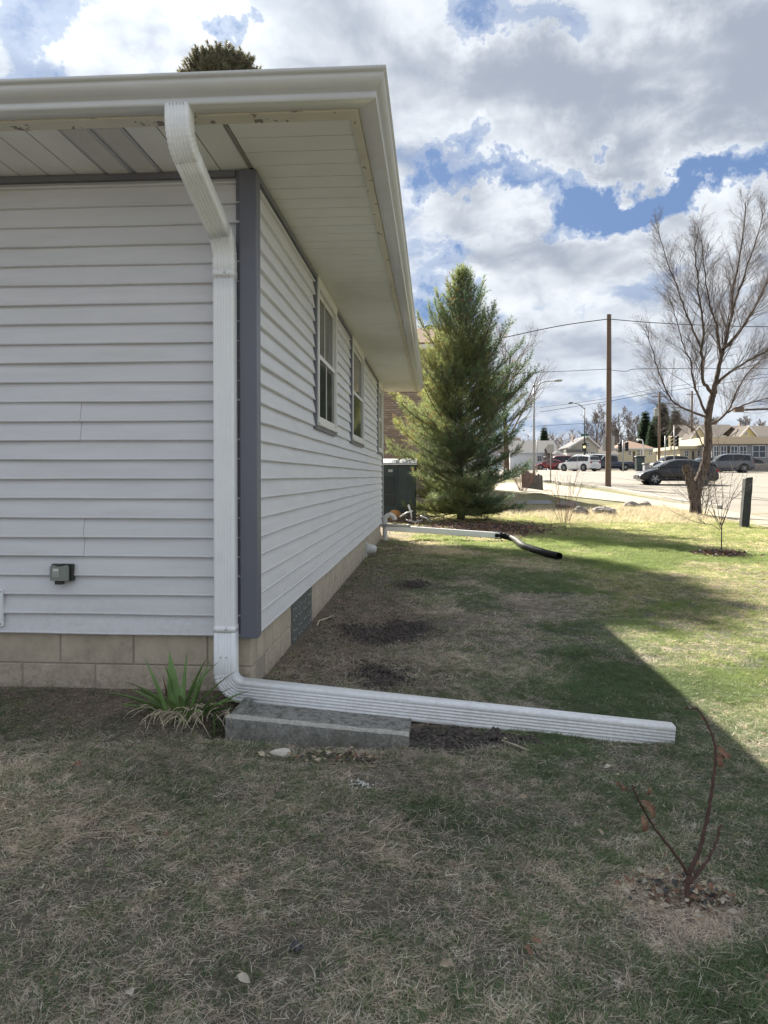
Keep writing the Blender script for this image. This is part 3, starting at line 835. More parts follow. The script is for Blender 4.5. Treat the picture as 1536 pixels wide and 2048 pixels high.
piece('pipe', [Vector((xp, YP, zt + (ZB + .10 - zt) * k / 20)) for k in range(21)], [D0] * 21, prof=PRV, Bref=Y3, scales=[.982] * 21)
# extension direction along +X, falling
ex_end = gp(1342, 1478)
RB = .095
e0p = Vector((xp, YP, ZB))
EY = YP
xend = at(1342, 1455, EY).x
dz = -.083
ext_dir = Vector((1, -.01, dz)).normalized()
pb, tb = bend(e0p, D0, ext_dir, RB, 60)
el = [Vector((xp, YP, at(451, 1260, YP).z)), Vector((xp, YP, ZB + .03))] + pb
piece('elbow', el, [D0, D0] + tb, prof=spout_profile(.108, .078, 5, .0020), Bref=Y3, scales=[1.025, 1.025] + [s * 1.02 for s in crimps(60, 6, .065)])
L = (xend - pb[-1].x) / ext_dir.x
ext = [pb[-1] - ext_dir * .03, pb[-1] + ext_dir * L]
piece('extension', [ext[0].lerp(ext[1], k / 4) for k in range(5)], [ext_dir] * 5, Bref=Y3, scales=[1.05] * 5)
def sleeve(z, h=.032, seam=True):
    P2 = [(a * 1.03, b * 1.04) for a, b in spout_profile(.108, .078, 5, .0004)]
    o = piece('joint_band', [Vector((xp, YP, z + h / 2)), Vector((xp, YP, z - h / 2))], [D0, D0], prof=P2, Bref=Y3)
    sc = MB(); fy = YP - .0415
    sc.lathe((xp + .008, fy, z), (0, -1, 0), [(0, .0042), (.002, .0042), (.003, .002)], n=8); sc.build('screw', 'screw', o)
    sl_ = MB(); sl_.box(xp + .014, xp + .0155, fy - .0012, fy, z - h / 2, z + h / 2); sl_.build('strap_seam', 'screw', o)
sleeve(at(451, 549, YP).z); sleeve(at(451, 1256, YP).z)
sc = MB()
for dx_ in (-.018, .012): sc.lathe((xp + dx_, YP - .041, at(451, 1311, YP).z), (0, -1, 0), [(0, .004), (.002, .004), (.003, .002)], n=8)
sc.build('rivet', 'screw', spout)
EXT_BOT = ext

# ------------------------------------------------------------------ splash block
mat('trough_floor', (0.30, 0.295, 0.27), 0.95, var=0.5, vscale=120, bump=1.0, bscale=150, spec=0.15, col2=(0.17, 0.165, 0.15), c2scale=24, c2lo=.48, c2hi=.60)
def splash():
    c = gp(452, 1478)
    y0, y1 = 3.335, 3.795; x0 = at(450, 1450, y0).x; x1 = at(818, 1480, y0).x
    z0, z1 = -.22, -.018
    t = thing('splash_block', ((x0 + x1) / 2, (y0 + y1) / 2, -.13), 'weathered grey concrete splash block lying under the bottom elbow of the downspout', 'splash block')
    m = MB(); wl = .042; fl = -.062; c_ = .008; nx = 26
    prf = lambda u: [(y0, z0), (y0 + .004, ZT(u) - c_), (y0 + c_, ZT(u)), (y0 + wl, ZT(u)), (y0 + wl + .025, ZT(u) - .024), (y0 + wl + .10, ZT(u) - .032), (y1 - wl - .06, ZT(u) - .034), (y1 - c_, ZT(u) - .032), (y1, ZT(u) - .034 - c_), (y1, z0)]
    def ZT(u): return .022 - .066 * u
    vs = []; P = None
    for i in range(nx + 1):
        u = i / nx
        for (y, z) in prf(u):
            j = (fbm(np.array([u * 40]), np.array([y * 40]), 3)[0] - .5) * .008
            vs.append((x0 + (x1 - x0) * u + j, y + j, z + j * .7 if z > z0 else z))
    n = 10; fs = [(i * n + k, (i + 1) * n + k, (i + 1) * n + k + 1, i * n + k + 1) for i in range(nx) for k in range(n - 1)]
    fs += [tuple(range(n)), tuple(range((nx + 1) * n - 1, nx * n - 1, -1))]
    m.add(vs, fs)
    # closed back end wall near the house side
    mi = []
    for i in range(nx):
        for k in range(n - 1): mi.append(1 if k in (1, 2) else 2 if k in (4, 5, 6) else 0)
    m.m = mi + [0, 0]
    m.build('trough', ['old_concrete', 'worn_edge', 'trough_floor'], t)
    e = MB(); e.cbox(x0 + .003, x0 + .045, y0 + .03, y1 - .12, z0, .014, .006); e.build('end_wall', 'old_concrete', t)
splash()

# ------------------------------------------------------------------ small fixtures on the front wall
def outlet():
    a = at(102, 1128, YW - .03); b = at(145, 1162, YW - .03); y = YW - .013
    t = thing('outlet_box', ((a.x + b.x) / 2, y, (a.z + b.z) / 2), 'clear weatherproof outlet cover on the front siding left of the downspout', 'outlet')
    m = MB(); m.cbox(a.x, b.x, y - .018, y + .012, b.z, a.z, .004); m.build('back_box', 'box_dark', t)
    m = MB(); m.cbox(a.x + .003, b.x - .012, y - .045, y - .0185, b.z + .004, a.z - .004, .008); m.build('cover', 'box_cover', t)
    m = MB(); m.box(a.x + .022, b.x - .055, y - .0475, y - .0455, b.z + .022, a.z - .018); m.build('socket', 'socket', t)
    m = MB(); m.box(a.x + .028, b.x - .060, y - .049, y - .048, a.z - .034, a.z - .022); m.build('rating_sticker', 'sign_white', t)
    m = MB(); m.cbox(a.x + .030, a.x + .072, y - .042, y - .012, b.z - .016, b.z + .004, .004); m.build('cord_port', 'box_dark', t)
    m = MB(); m.box(a.x + .04, a.x + .075, y - .046, y - .02, a.z - .005, a.z + .003); m.build('hinge', 'box_dark', t)
outlet()
def plate():
    b = at(6, 1252, YW - .02); a = at(-30, 1178, YW - .02); y = YW - .0145
    t = thing('vent_plate', ((a.x + b.x) / 2, y, (a.z + b.z) / 2), 'white screwed plate on the front siding, cut by the left border of the photo', 'vent cover')
    m = MB(); m.cbox(a.x, b.x, y - .014, y + .012, b.z, a.z, .006); m.build('plate', 'white_alu', t)
    m = MB()
    for z in (a.z - .012, b.z + .012): m.lathe((b.x - .010, y - .0135, z), (0, -1, 0), [(0, .004), (.002, .004), (.003, .001)], n=8)
    m.build('screw', 'box_dark', t)
plate()
def dryer_vent():
    p = at(727, 1103, 10.3); x = XF
    t = thing('dryer_vent', (x, 10.3, .10), 'small white vent hood sticking out of the block foundation far down the side wall', 'vent')
    m = MB(); m.cbox(x, x + .012, 10.21, 10.39, .0, .2, .004); m.build('flange', 'pvc', t)
    m = MB(); m.lathe((x + .012, 10.3, .115), (1, 0, -.12), [(0, .075), (.03, .078), (.12, .055), (.135, .045)], n=16); autosmooth(m.build('hood', 'pvc', t))
dryer_vent()

# ------------------------------------------------------------------ pipes at the far corner of the house
def far_pipes():
    Y = 13.0
    x = at(770, 1060, Y).x; zt = at(770, 1034, Y).z
    t = thing('sump_pipe', (x, Y, float(zb(x, Y))), 'white plastic pipe with a hooked top standing at the far corner of the side wall', 'pipe')
    m = MB(); r = .042
    top = Vector((x, Y, zt - .05)); pts = [Vector((x, Y, -.2)), Vector((x, Y, .1)), top]
    for k in range(1, 9):
        q = math.pi * k / 8; pts.append(top + Vector((.085 - .085 * math.cos(q), 0, .085 * math.sin(q))))
    m.tube(pts, r, 12); autosmooth(m.build('pipe', 'pvc', t), 50)
    m = MB(); m.lathe((x, Y, -.16), (0, 0, 1), [(0, .052), (.06, .052), (.062, .045)], 12); m.build('coupling', 'pvc', t)
    # second downspout extension
    a = at(768, 1055, 13.3); b = at(1000, 1071, 13.3)
    t = thing('downspout_extension', tuple(a), 'long white downspout extension crossing the ground from the far house corner', 'downspout')
    d = (b - a); m = MB(); hw, hh = .05, .052
    vs = []
    for p in (a, b):
        for dy, dz in ((-hw, -hh), (hw, -hh), (hw, hh), (-hw, hh)): vs.append((p.x, p.y + dy, p.z + dz))
    m.add(vs, [(0, 1, 5, 4), (1, 2, 6, 5), (2, 3, 7, 6), (3, 0, 4, 7), (0, 3, 2, 1), (4, 5, 6, 7)])
    o = m.build('pipe', 'white_alu', t); bv = o.modifiers.new('b', 'BEVEL'); bv.width = .008
    m = MB(); m.box(XW + .02, XW + .10, 13.24, 13.33, -.1, ZS - .02)
    # grey conduit lying on it
    c0 = at(758, 1050, 12.9); c1 = at(820, 1052, 13.1)
    t2 = thing('grey_conduit', tuple(c0), 'short grey conduit running from the wall above the white extension', 'pipe')
    m = MB(); m.tube([c0, c1], .024, 10); m.build('pipe', 'grey_pvc', t2, smooth=True)
    m = MB(); m.tube([c1 - Vector((.06, 0, 0)), c1 + Vector((.01, 0, 0))], .030, 10); m.build('coupling', 'grey_pvc', t2, smooth=True)
    # flexible black pipe
    pts = [b + Vector((-.10, 0, .0)), b + Vector((.05, 0, 0))]
    way = [(1030, 1087), (1045, 1098), (1065, 1106), (1085, 1112), (1105, 1117), (1119, 1120)]
    for q in way:
        p = gp(*q); pts.append(Vector((p.x, p.y, G(p.x, p.y) + .056)))
    # smooth by catmull-rom
    def cr(P, n):
        out = []
        for i in range(len(P) - 1):
            p0 = P[max(i - 1, 0)]; p1 = P[i]; p2 = P[i + 1]; p3 = P[min(i + 2, len(P) - 1)]
            for k in range(n):
                u = k / n; out.append(.5 * ((2 * p1) + (-p0 + p2) * u + (2 * p0 - 5 * p1 + 4 * p2 - p3) * u * u + (-p0 + 3 * p1 - 3 * p2 + p3) * u ** 3))
        out.append(P[-1]); return out
    pp = cr(pts, 14)
    t = thing('drain_pipe', (pp[0].x, pp[0].y, pp[0].z), 'black flexible drain pipe snaking over the lawn from the end of the white extension', 'pipe')
    rad = [.055 * (1 + (.07 if (i % 4 < 2 and i < 70) else 0)) for i in range(len(pp))]
    m = MB(); m.tube(pp, rad, 16, cap=False); o = m.build('pipe', 'black_plastic', t, smooth=True)
    s = o.modifiers.new('s', 'SOLIDIFY'); s.thickness = .004
    m = MB(); m.tube([pp[2], pp[12]], .066, 16, cap=False); o = m.build('coupling', 'black_plastic', t, smooth=True)
far_pipes()
# the far corner's own downspout
t = thing('downspout', (XW + .06, 13.3, 0), 'white downspout hidden behind the far end of the side wall', 'downspout')
m = MB(); m.cbox(XW - .06, XW + .015, 13.24, 13.34, .20, ZS + .01, .006); m.build('pipe', 'white_alu', t)

# ------------------------------------------------------------------ grass
def make_tufts():
    c = bpy.data.collections.new('grass_tufts'); out = []
    def tuft(name, n, ln, wd, flat, spread, curl):
        V = []; T = []
        for b in range(n):
            a = rng.uniform(0, 2 * math.pi); r0 = spread * math.sqrt(rng.random()); q = rng.uniform(0, 2 * math.pi)
            p = Vector((r0 * math.cos(q), r0 * math.sin(q), -.004)); L = ln * rng.uniform(.5, 1.25); el = rng.uniform(*flat)
            dirv = Vector((math.cos(a) * math.cos(el), math.sin(a) * math.cos(el), math.sin(el)))
            w = wd * rng.uniform(.6, 1.2); sd_ = Vector((-math.sin(a), math.cos(a), rng.uniform(-.5, .5))).normalized()
            k = len(V); segs = 3
            ca = rng.uniform(-curl, curl)
            for s in range(segs + 1):
                ww = w * (1 - s / segs * .85) * .5
                V += [p - sd_ * ww, p + sd_ * ww]
                p = p + dirv * (L / segs)
                rot = Matrix.Rotation(ca, 3, 'Z'); dirv = rot @ dirv; dirv.z -= .28 * (1 if s else .4) * (0.6 + el)
                if p.z < .003: dirv.z = max(dirv.z, .05)
                dirv.normalize()
            for s in range(segs): T.append((k + 2 * s, k + 2 * s + 1, k + 2 * s + 3, k + 2 * s + 2))
        me = bpy.data.meshes.new(name); me.from_pydata([tuple(v) for v in V], [], T); me.materials.append(MATS['grass_blade'])
        o = bpy.data.objects.new(name, me); c.objects.link(o)
    names = []
    tuft('tuft_a', 16, .046, .0036, (.03, .42), .045, .55); tuft('tuft_b', 16, .038, .0032, (.05, .5), .045, .8); tuft('tuft_c', 12, .066, .0032, (.02, .3), .05, .5)
    tuft('tuft_d', 18, .032, .0036, (.4, 1.2), .035, .25); tuft('tuft_e', 16, .042, .0036, (.25, 1.0), .04, .3)
    return c
TUFTS = make_tufts()
def grass_points(name, N_fn, x0, x1, y0, y1, n, seed, scl):
    g = np.random.default_rng(seed)
    u = g.random(n); y = y0 + (y1 - y0) * u
    x = x0 + (x1 - x0) * g.random(n)
    # keep what a camera near the photo's could see
    ok = (x > -.66 * y - .6) & (x < .55 * y + .8) & ~((x < XW + .01) & (y > YW - .01))
    x, y = x[ok], y[ok]
    dark, bare, green, mul = masks(x, y)
    dens = (1 - .93 * bare) * (1 - .9 * mul) * (1 - .82 * dark) * (.25 + .85 * sst(fbm(x * 5, y * 5, 61), .3, .6))
    # keep off the splash block, road and walk
    sb = (x > -1.0) & (x < -.06) & (y > 3.32) & (y < 3.74)
    ok = (g.random(len(x)) < dens) & ~sb
    walkx = np.interp(y, [14, 17, 22, 27, 40], [9.5, 8.2, 7.8, 7.4, 5.2]); ok &= (x < walkx)
    x, y, green, bare = x[ok], y[ok], green[ok], bare[ok]
    z = height(x, y)
    n = len(x)
    isg = g.random(n) < np.clip(green * 1.05 - .05, 0, 1)
    far = np.maximum(sst(y, 7, 14), .8 * sst(x, 1.2, 2.1) * sst(y, 3, 5))  # the second term puts sunlight into the blade colour beyond the eave shadow
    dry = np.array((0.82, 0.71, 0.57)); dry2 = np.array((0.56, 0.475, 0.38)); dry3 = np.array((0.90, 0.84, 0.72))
    gr1 = np.array((0.135, 0.205, 0.100)); gr2 = np.array((0.235, 0.30, 0.145)); far_sun_g = np.array((0.37, 0.43, 0.11))
    t = g.random((n, 1)); q = g.random((n, 1))
    cd = dry2 * (1 - t) + dry * t; cd = np.where(q > .86, dry3, cd)
    cd = cd * (1 - .25 * bare[:, None])
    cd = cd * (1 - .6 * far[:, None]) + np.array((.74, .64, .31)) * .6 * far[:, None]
    cg = gr1 * (1 - t) + gr2 * t; cg = cg * (1 - .55 * far[:, None]) + far_sun_g * .55 * far[:, None]
    tone = (.72 + .56 * fbm(x * 1.7, y * 1.7, 88))[:, None]
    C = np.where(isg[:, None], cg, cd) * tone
    kind = np.where(isg, g.integers(3, 5, n), g.integers(0, 3, n)).astype(np.int32)
    nl = 1 - sst(y, 2.0, 5)
    s = scl * g.uniform(.7, 1.25, n) * (1 + .45 * ((fbm(x * 1.2 + 5, y * 1.2, 93) > .56) & (x < .2)) * (1 - isg)) * (.9 + .5 * sst(y, 4, 16))
    me = bpy.data.meshes.new(name); me.vertices.add(n)
    me.vertices.foreach_set('co', np.stack([x, y, z], -1).astype(np.float32).ravel())
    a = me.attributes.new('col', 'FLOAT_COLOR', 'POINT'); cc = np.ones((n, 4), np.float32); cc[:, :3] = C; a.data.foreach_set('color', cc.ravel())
    a = me.attributes.new('kindi', 'INT', 'POINT'); a.data.foreach_set('value', kind)
    a = me.attributes.new('scl', 'FLOAT', 'POINT'); a.data.foreach_set('value', s.astype(np.float32))
    a = me.attributes.new('rot', 'FLOAT_VECTOR', 'POINT')
    rr = np.zeros((n, 3), np.float32); rr[:, 0] = g.normal(0, .12, n); rr[:, 1] = g.normal(0, .12, n); rr[:, 2] = g.random(n) * 6.283; a.data.foreach_set('vector', rr.ravel())
    o = link(name, me)
    gn = bpy.data.node_groups.new(name, 'GeometryNodeTree')
    gn.interface.new_socket('Geometry', in_out='INPUT', socket_type='NodeSocketGeometry'); gn.interface.new_socket('Geometry', in_out='OUTPUT', socket_type='NodeSocketGeometry')
    N = gn.nodes; L = gn.links
    gi = N.new('NodeGroupInput'); go = N.new('NodeGroupOutput'); iop = N.new('GeometryNodeInstanceOnPoints'); ci = N.new('GeometryNodeCollectionInfo')
    ci.inputs['Collection'].default_value = TUFTS; ci.inputs['Separate Children'].default_value = True; ci.inputs['Reset Children'].default_value = True
    iop.inputs['Pick Instance'].default_value = True
    def na(nm, tp):
        q = N.new('GeometryNodeInputNamedAttribute'); q.data_type = tp; q.inputs[0].default_value = nm; return q.outputs[0]
    L.new(gi.outputs[0], iop.inputs['Points']); L.new(ci.outputs[0], iop.inputs['Instance']); L.new(na('kindi', 'INT'), iop.inputs['Instance Index'])
    L.new(na('rot', 'FLOAT_VECTOR'), iop.inputs['Rotation']); L.new(na('scl', 'FLOAT'), iop.inputs['Scale']); L.new(iop.outputs[0], go.inputs[0])
    md = o.modifiers.new('grass', 'NODES'); md.node_group = gn
    print('grass', name, n)
    return o
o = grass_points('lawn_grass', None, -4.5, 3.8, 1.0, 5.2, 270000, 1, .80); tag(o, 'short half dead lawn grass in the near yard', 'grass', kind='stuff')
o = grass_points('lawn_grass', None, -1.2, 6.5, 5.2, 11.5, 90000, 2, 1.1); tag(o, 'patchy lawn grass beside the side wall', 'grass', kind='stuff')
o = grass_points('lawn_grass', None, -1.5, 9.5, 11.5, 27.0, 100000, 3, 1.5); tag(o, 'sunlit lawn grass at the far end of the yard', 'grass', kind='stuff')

# ------------------------------------------------------------------ vegetation
def tubes_np(lines, ns=4):
    VV = []; TT = []; k0 = 0; ang = np.arange(ns) * 2 * np.pi / ns; ca = np.cos(ang)[None, :, None]; sa = np.sin(ang)[None, :, None]
    for P, Rr in lines:
        P = np.asarray(P, float); n = len(P)
        T = np.empty_like(P); T[1:-1] = P[2:] - P[:-2]; T[0] = P[1] - P[0]; T[-1] = P[-1] - P[-2]
        T /= np.linalg.norm(T, axis=1)[:, None] + 1e-9
        ref = np.array((0.31, 0.17, .93)) if abs(T[0][2]) < .8 else np.array((.9, .3, 0.1))
        A = np.cross(T, ref); A /= np.linalg.norm(A, axis=1)[:, None] + 1e-9; B = np.cross(T, A)
        r = np.asarray(Rr, float)[:, None, None]
        V = P[:, None, :] + (A[:, None, :] * ca + B[:, None, :] * sa) * r
        VV.append(V.reshape(-1, 3))
        i = (np.arange(n - 1)[:, None] * ns + np.arange(ns)[None, :]); j = (np.arange(n - 1)[:, None] * ns + (np.arange(ns)[None, :] + 1) % ns)
        TT.append(np.stack([i, j, j + ns, i + ns], -1).reshape(-1, 4) + k0); k0 += n * ns
    return np.concatenate(VV), np.concatenate(TT)
def nv(a): return a / (np.linalg.norm(a) + 1e-9)
def grow(g, p, d, L, r, lev, spec, out, up=.12):
    """recursive branch; spec = list per level of (children, length factor, angle, wiggle)"""
    n = max(3, min(9, int(L / .25) + 2)); P = [np.array(p, float)]; D = nv(np.array(d, float)); Rr = [r]
    sp = spec[lev]; rt = r * sp.get('tip', .35)
    for i in range(n):
        D = nv(D + g.normal(0, sp['w'], 3) + np.array((0, 0, up))); P.append(P[-1] + D * L / n); Rr.append(r + (rt - r) * (i + 1) / n)
    out.setdefault(lev, []).append((P, Rr))
    if lev + 1 >= len(spec): return
    c = sp['n']; c = int(c) + (g.random() < c - int(c))
    for k in range(c):
        t = sp.get('t0', .2) + (1 - sp.get('t0', .2)) * (k + g.random()) / c; f = t * n; i = min(int(f), n - 1); q = P[i] + (P[i + 1] - P[i]) * (f - i)
        ax = nv(P[i + 1] - P[i]); rnd = nv(np.cross(ax, g.normal(0, 1, 3))); a = sp['a'] * g.uniform(.7, 1.3)
        nd = ax * math.cos(a) + rnd * math.sin(a)
        grow(g, q, nd, L * sp['l'] * g.uniform(.7, 1.2) * (1.15 - .5 * t), max(.0015, (Rr[i]) * sp.get('r', .55)), lev + 1, spec, out, up)
def emit_tree(root, out, split=1, mtrunk='bark', mtwig='twig', names=('trunk', 'branches', 'twigs'), minr=0.0):
    groups = {}
    for lev, ls in out.items():
        key = 0 if lev < split else (1 if lev == split else 2)
        groups.setdefault(key, []).extend([(P, [max(minr, q) for q in Rr]) for P, Rr in ls])
    for key, ls in groups.items():
        V, T = tubes_np(ls, (10, 5, 3)[key]); o = np_mesh(names[key], V, T, mtrunk if key == 0 else mtwig, parent=root, nper=4, smooth=True)
        if key == 2: tag(o, kind='stuff')
def at3(L, Y, dy=None):
    out = []
    for i, q in enumerate(L):
        y = Y + (dy * i / (len(L) - 1) if dy else 0); p = at(q[0], q[1], y); out.append(np.array(p))
    return out
def dens_line(P, n=5):
    P = [np.asarray(p) for p in P]; out = []
    for i in range(len(P) - 1):
        p0 = P[max(i - 1, 0)]; p1 = P[i]; p2 = P[i + 1]; p3 = P[min(i + 2, len(P) - 1)]
        for k in range(n):
            u = k / n; out.append(.5 * ((2 * p1) + (-p0 + p2) * u + (2 * p0 - 5 * p1 + 4 * p2 - p3) * u * u + (-p0 + 3 * p1 - 3 * p2 + p3) * u ** 3))
    out.append(P[-1]); return out

def big_tree():
    g = np.random.default_rng(11)
    Y = 21.8; b = at(1391, 1030, Y); bz = G(b.x, Y)
    root = thing('bare_tree', (b.x, Y, bz), 'large bare tree with a forked trunk and a cut off stump by the street', 'tree')
    out = {}; M = []
    def limb(px, r0, r1, dy=0, kids=True):
        if kids: r0 *= .78
        L = dens_line(at3(px, Y, dy), 4); n = len(L)
        L = [p + np.append(g.normal(0, .012, 2), 0) for p in L]
        rr = [r0 + (r1 - r0) * (i / (n - 1)) ** .8 for i in range(n)]; out.setdefault(0, []).append((L, rr))
        if kids: M.append((L, rr))
    limb([(1392, 1034), (1390, 1015), (1391, 990), (1396, 970), (1404, 948), (1410, 928), (1415, 895), (1416, 860), (1418, 820), (1424, 795), (1430, 782)], .185, .085, 0, False)
    limb([(1393, 1036), (1391, 1030)], .23, .185, 0, False)
    limb([(1389, 1005), (1385, 980), (1379, 958), (1374, 942), (1372, 932)], .15, .115, -.15, False)
    limb([(1428, 786), (1433, 755), (1440, 725), (1450, 689), (1463, 628), (1465, 585), (1476, 532), (1487, 467), (1491, 405)], .105, .012, .3)
    limb([(1442, 705), (1433, 650), (1420, 613), (1410, 549), (1403, 480)], .05, .01, -.8)
    limb([(1446, 700), (1472, 672), (1498, 635), (1519, 596), (1540, 550), (1566, 480)], .075, .012, .8)
    limb([(1433, 768), (1459, 745), (1498, 721), (1536, 701), (1610, 660)], .06, .012, -1.2)
    limb([(1427, 788), (1415, 775), (1405, 757), (1404, 704), (1407, 661), (1400, 607), (1395, 553), (1390, 510), (1398, 455)], .075, .01, -.6)
    limb([(1404, 700), (1386, 661), (1369, 618), (1350, 564), (1332, 517), (1313, 445)], .045, .008, .7)
    limb([(1416, 838), (1400, 800), (1388, 768), (1382, 725), (1368, 695), (1353, 640), (1340, 600)], .055, .008, .5)
    limb([(1414, 835), (1385, 824), (1355, 810), (1334, 785), (1318, 745), (1305, 700), (1290, 660)], .05, .007, -.5)
    limb([(1462, 630), (1476, 590), (1492, 540), (1512, 480), (1530, 420)], .045, .008, -.4)
    limb([(1417, 850), (1440, 838), (1460, 815), (1480, 770), (1510, 730), (1560, 690)], .055, .01, .9)
    limb([(1455, 825), (1475, 815), (1520, 800), (1580, 790)], .035, .01, .4)
    limb([(1412, 905), (1402, 880), (1390, 860), (1370, 850), (1350, 845)], .03, .006, -.7)
    spec = [dict(n=9, l=.5, a=.5, w=.05), dict(n=10, l=.42, a=.6, w=.075, tip=.3, r=.5), dict(n=7, l=.55, a=.65, w=.11, tip=.35), dict(n=0, l=.5, a=.7, w=.16, tip=.5)]
    for L, rr in M:
        n = len(L); total = sum(np.linalg.norm(L[i + 1] - L[i]) for i in range(n - 1))
        k = int(14 + total * 7.5)
        for q in range(k):
            t = .22 + .78 * (q + g.random()) / k; f = t * (n - 1); i = min(int(f), n - 2); p = L[i] + (L[i + 1] - L[i]) * (f - i); ax = nv(L[i + 1] - L[i])
            rnd = nv(np.cross(ax, g.normal(0, 1, 3))); a = g.uniform(.3, .7)
            grow(g, p, ax * math.cos(a) + rnd * math.sin(a), (.5 + 1.25 * (1 - t)) * g.uniform(.7, 1.25), max(.005, rr[i] * .28), 1, spec, out, up=.045)
    # thin shoots round the base
    for q in range(26):
        p = np.array(at(1390 + g.uniform(-14, 18), 1000 + g.uniform(-30, 25), Y - .15)); grow(g, p, (g.uniform(-1, 1), g.uniform(-.8, .3), g.uniform(.1, .9)), g.uniform(.5, 1.3), .007, 2, spec, out, up=.04)
    emit_tree(root, out)
    # deep cracked bark plates on the lower trunk
big_tree()

def generic_bare(px, pyb, pyt, Y, seed, label, wpx, name='bare_tree', group=None, mt='twig_far', minr=.008, z=None):
    g = np.random.default_rng(seed); b = at(px, pyb, Y); zb_ = z if z is not None else G(b.x, Y)
    H = at(px, pyt, Y).z - zb_
    root = thing(name, (b.x, Y, zb_), label, 'tree', group)
    out = {}; k = H / 10
    spread = wpx / 1480 * Y / H
    spec = [dict(n=11, l=.52, a=.45 + .45 * spread, w=.05, t0=.22, r=.45, tip=.2), dict(n=7, l=.52, a=.6, w=.08), dict(n=6, l=.55, a=.65, w=.1), dict(n=4, l=.6, a=.7, w=.12), dict(n=0, l=.5, a=.7, w=.12)]
    grow(g, (b.x, Y, zb_), (g.uniform(-.05, .05), 0, 1), H * .80, .020 * H, 0, spec, out, up=.10)
    emit_tree(root, out, mtrunk='bark', mtwig=mt, minr=minr)
    return root

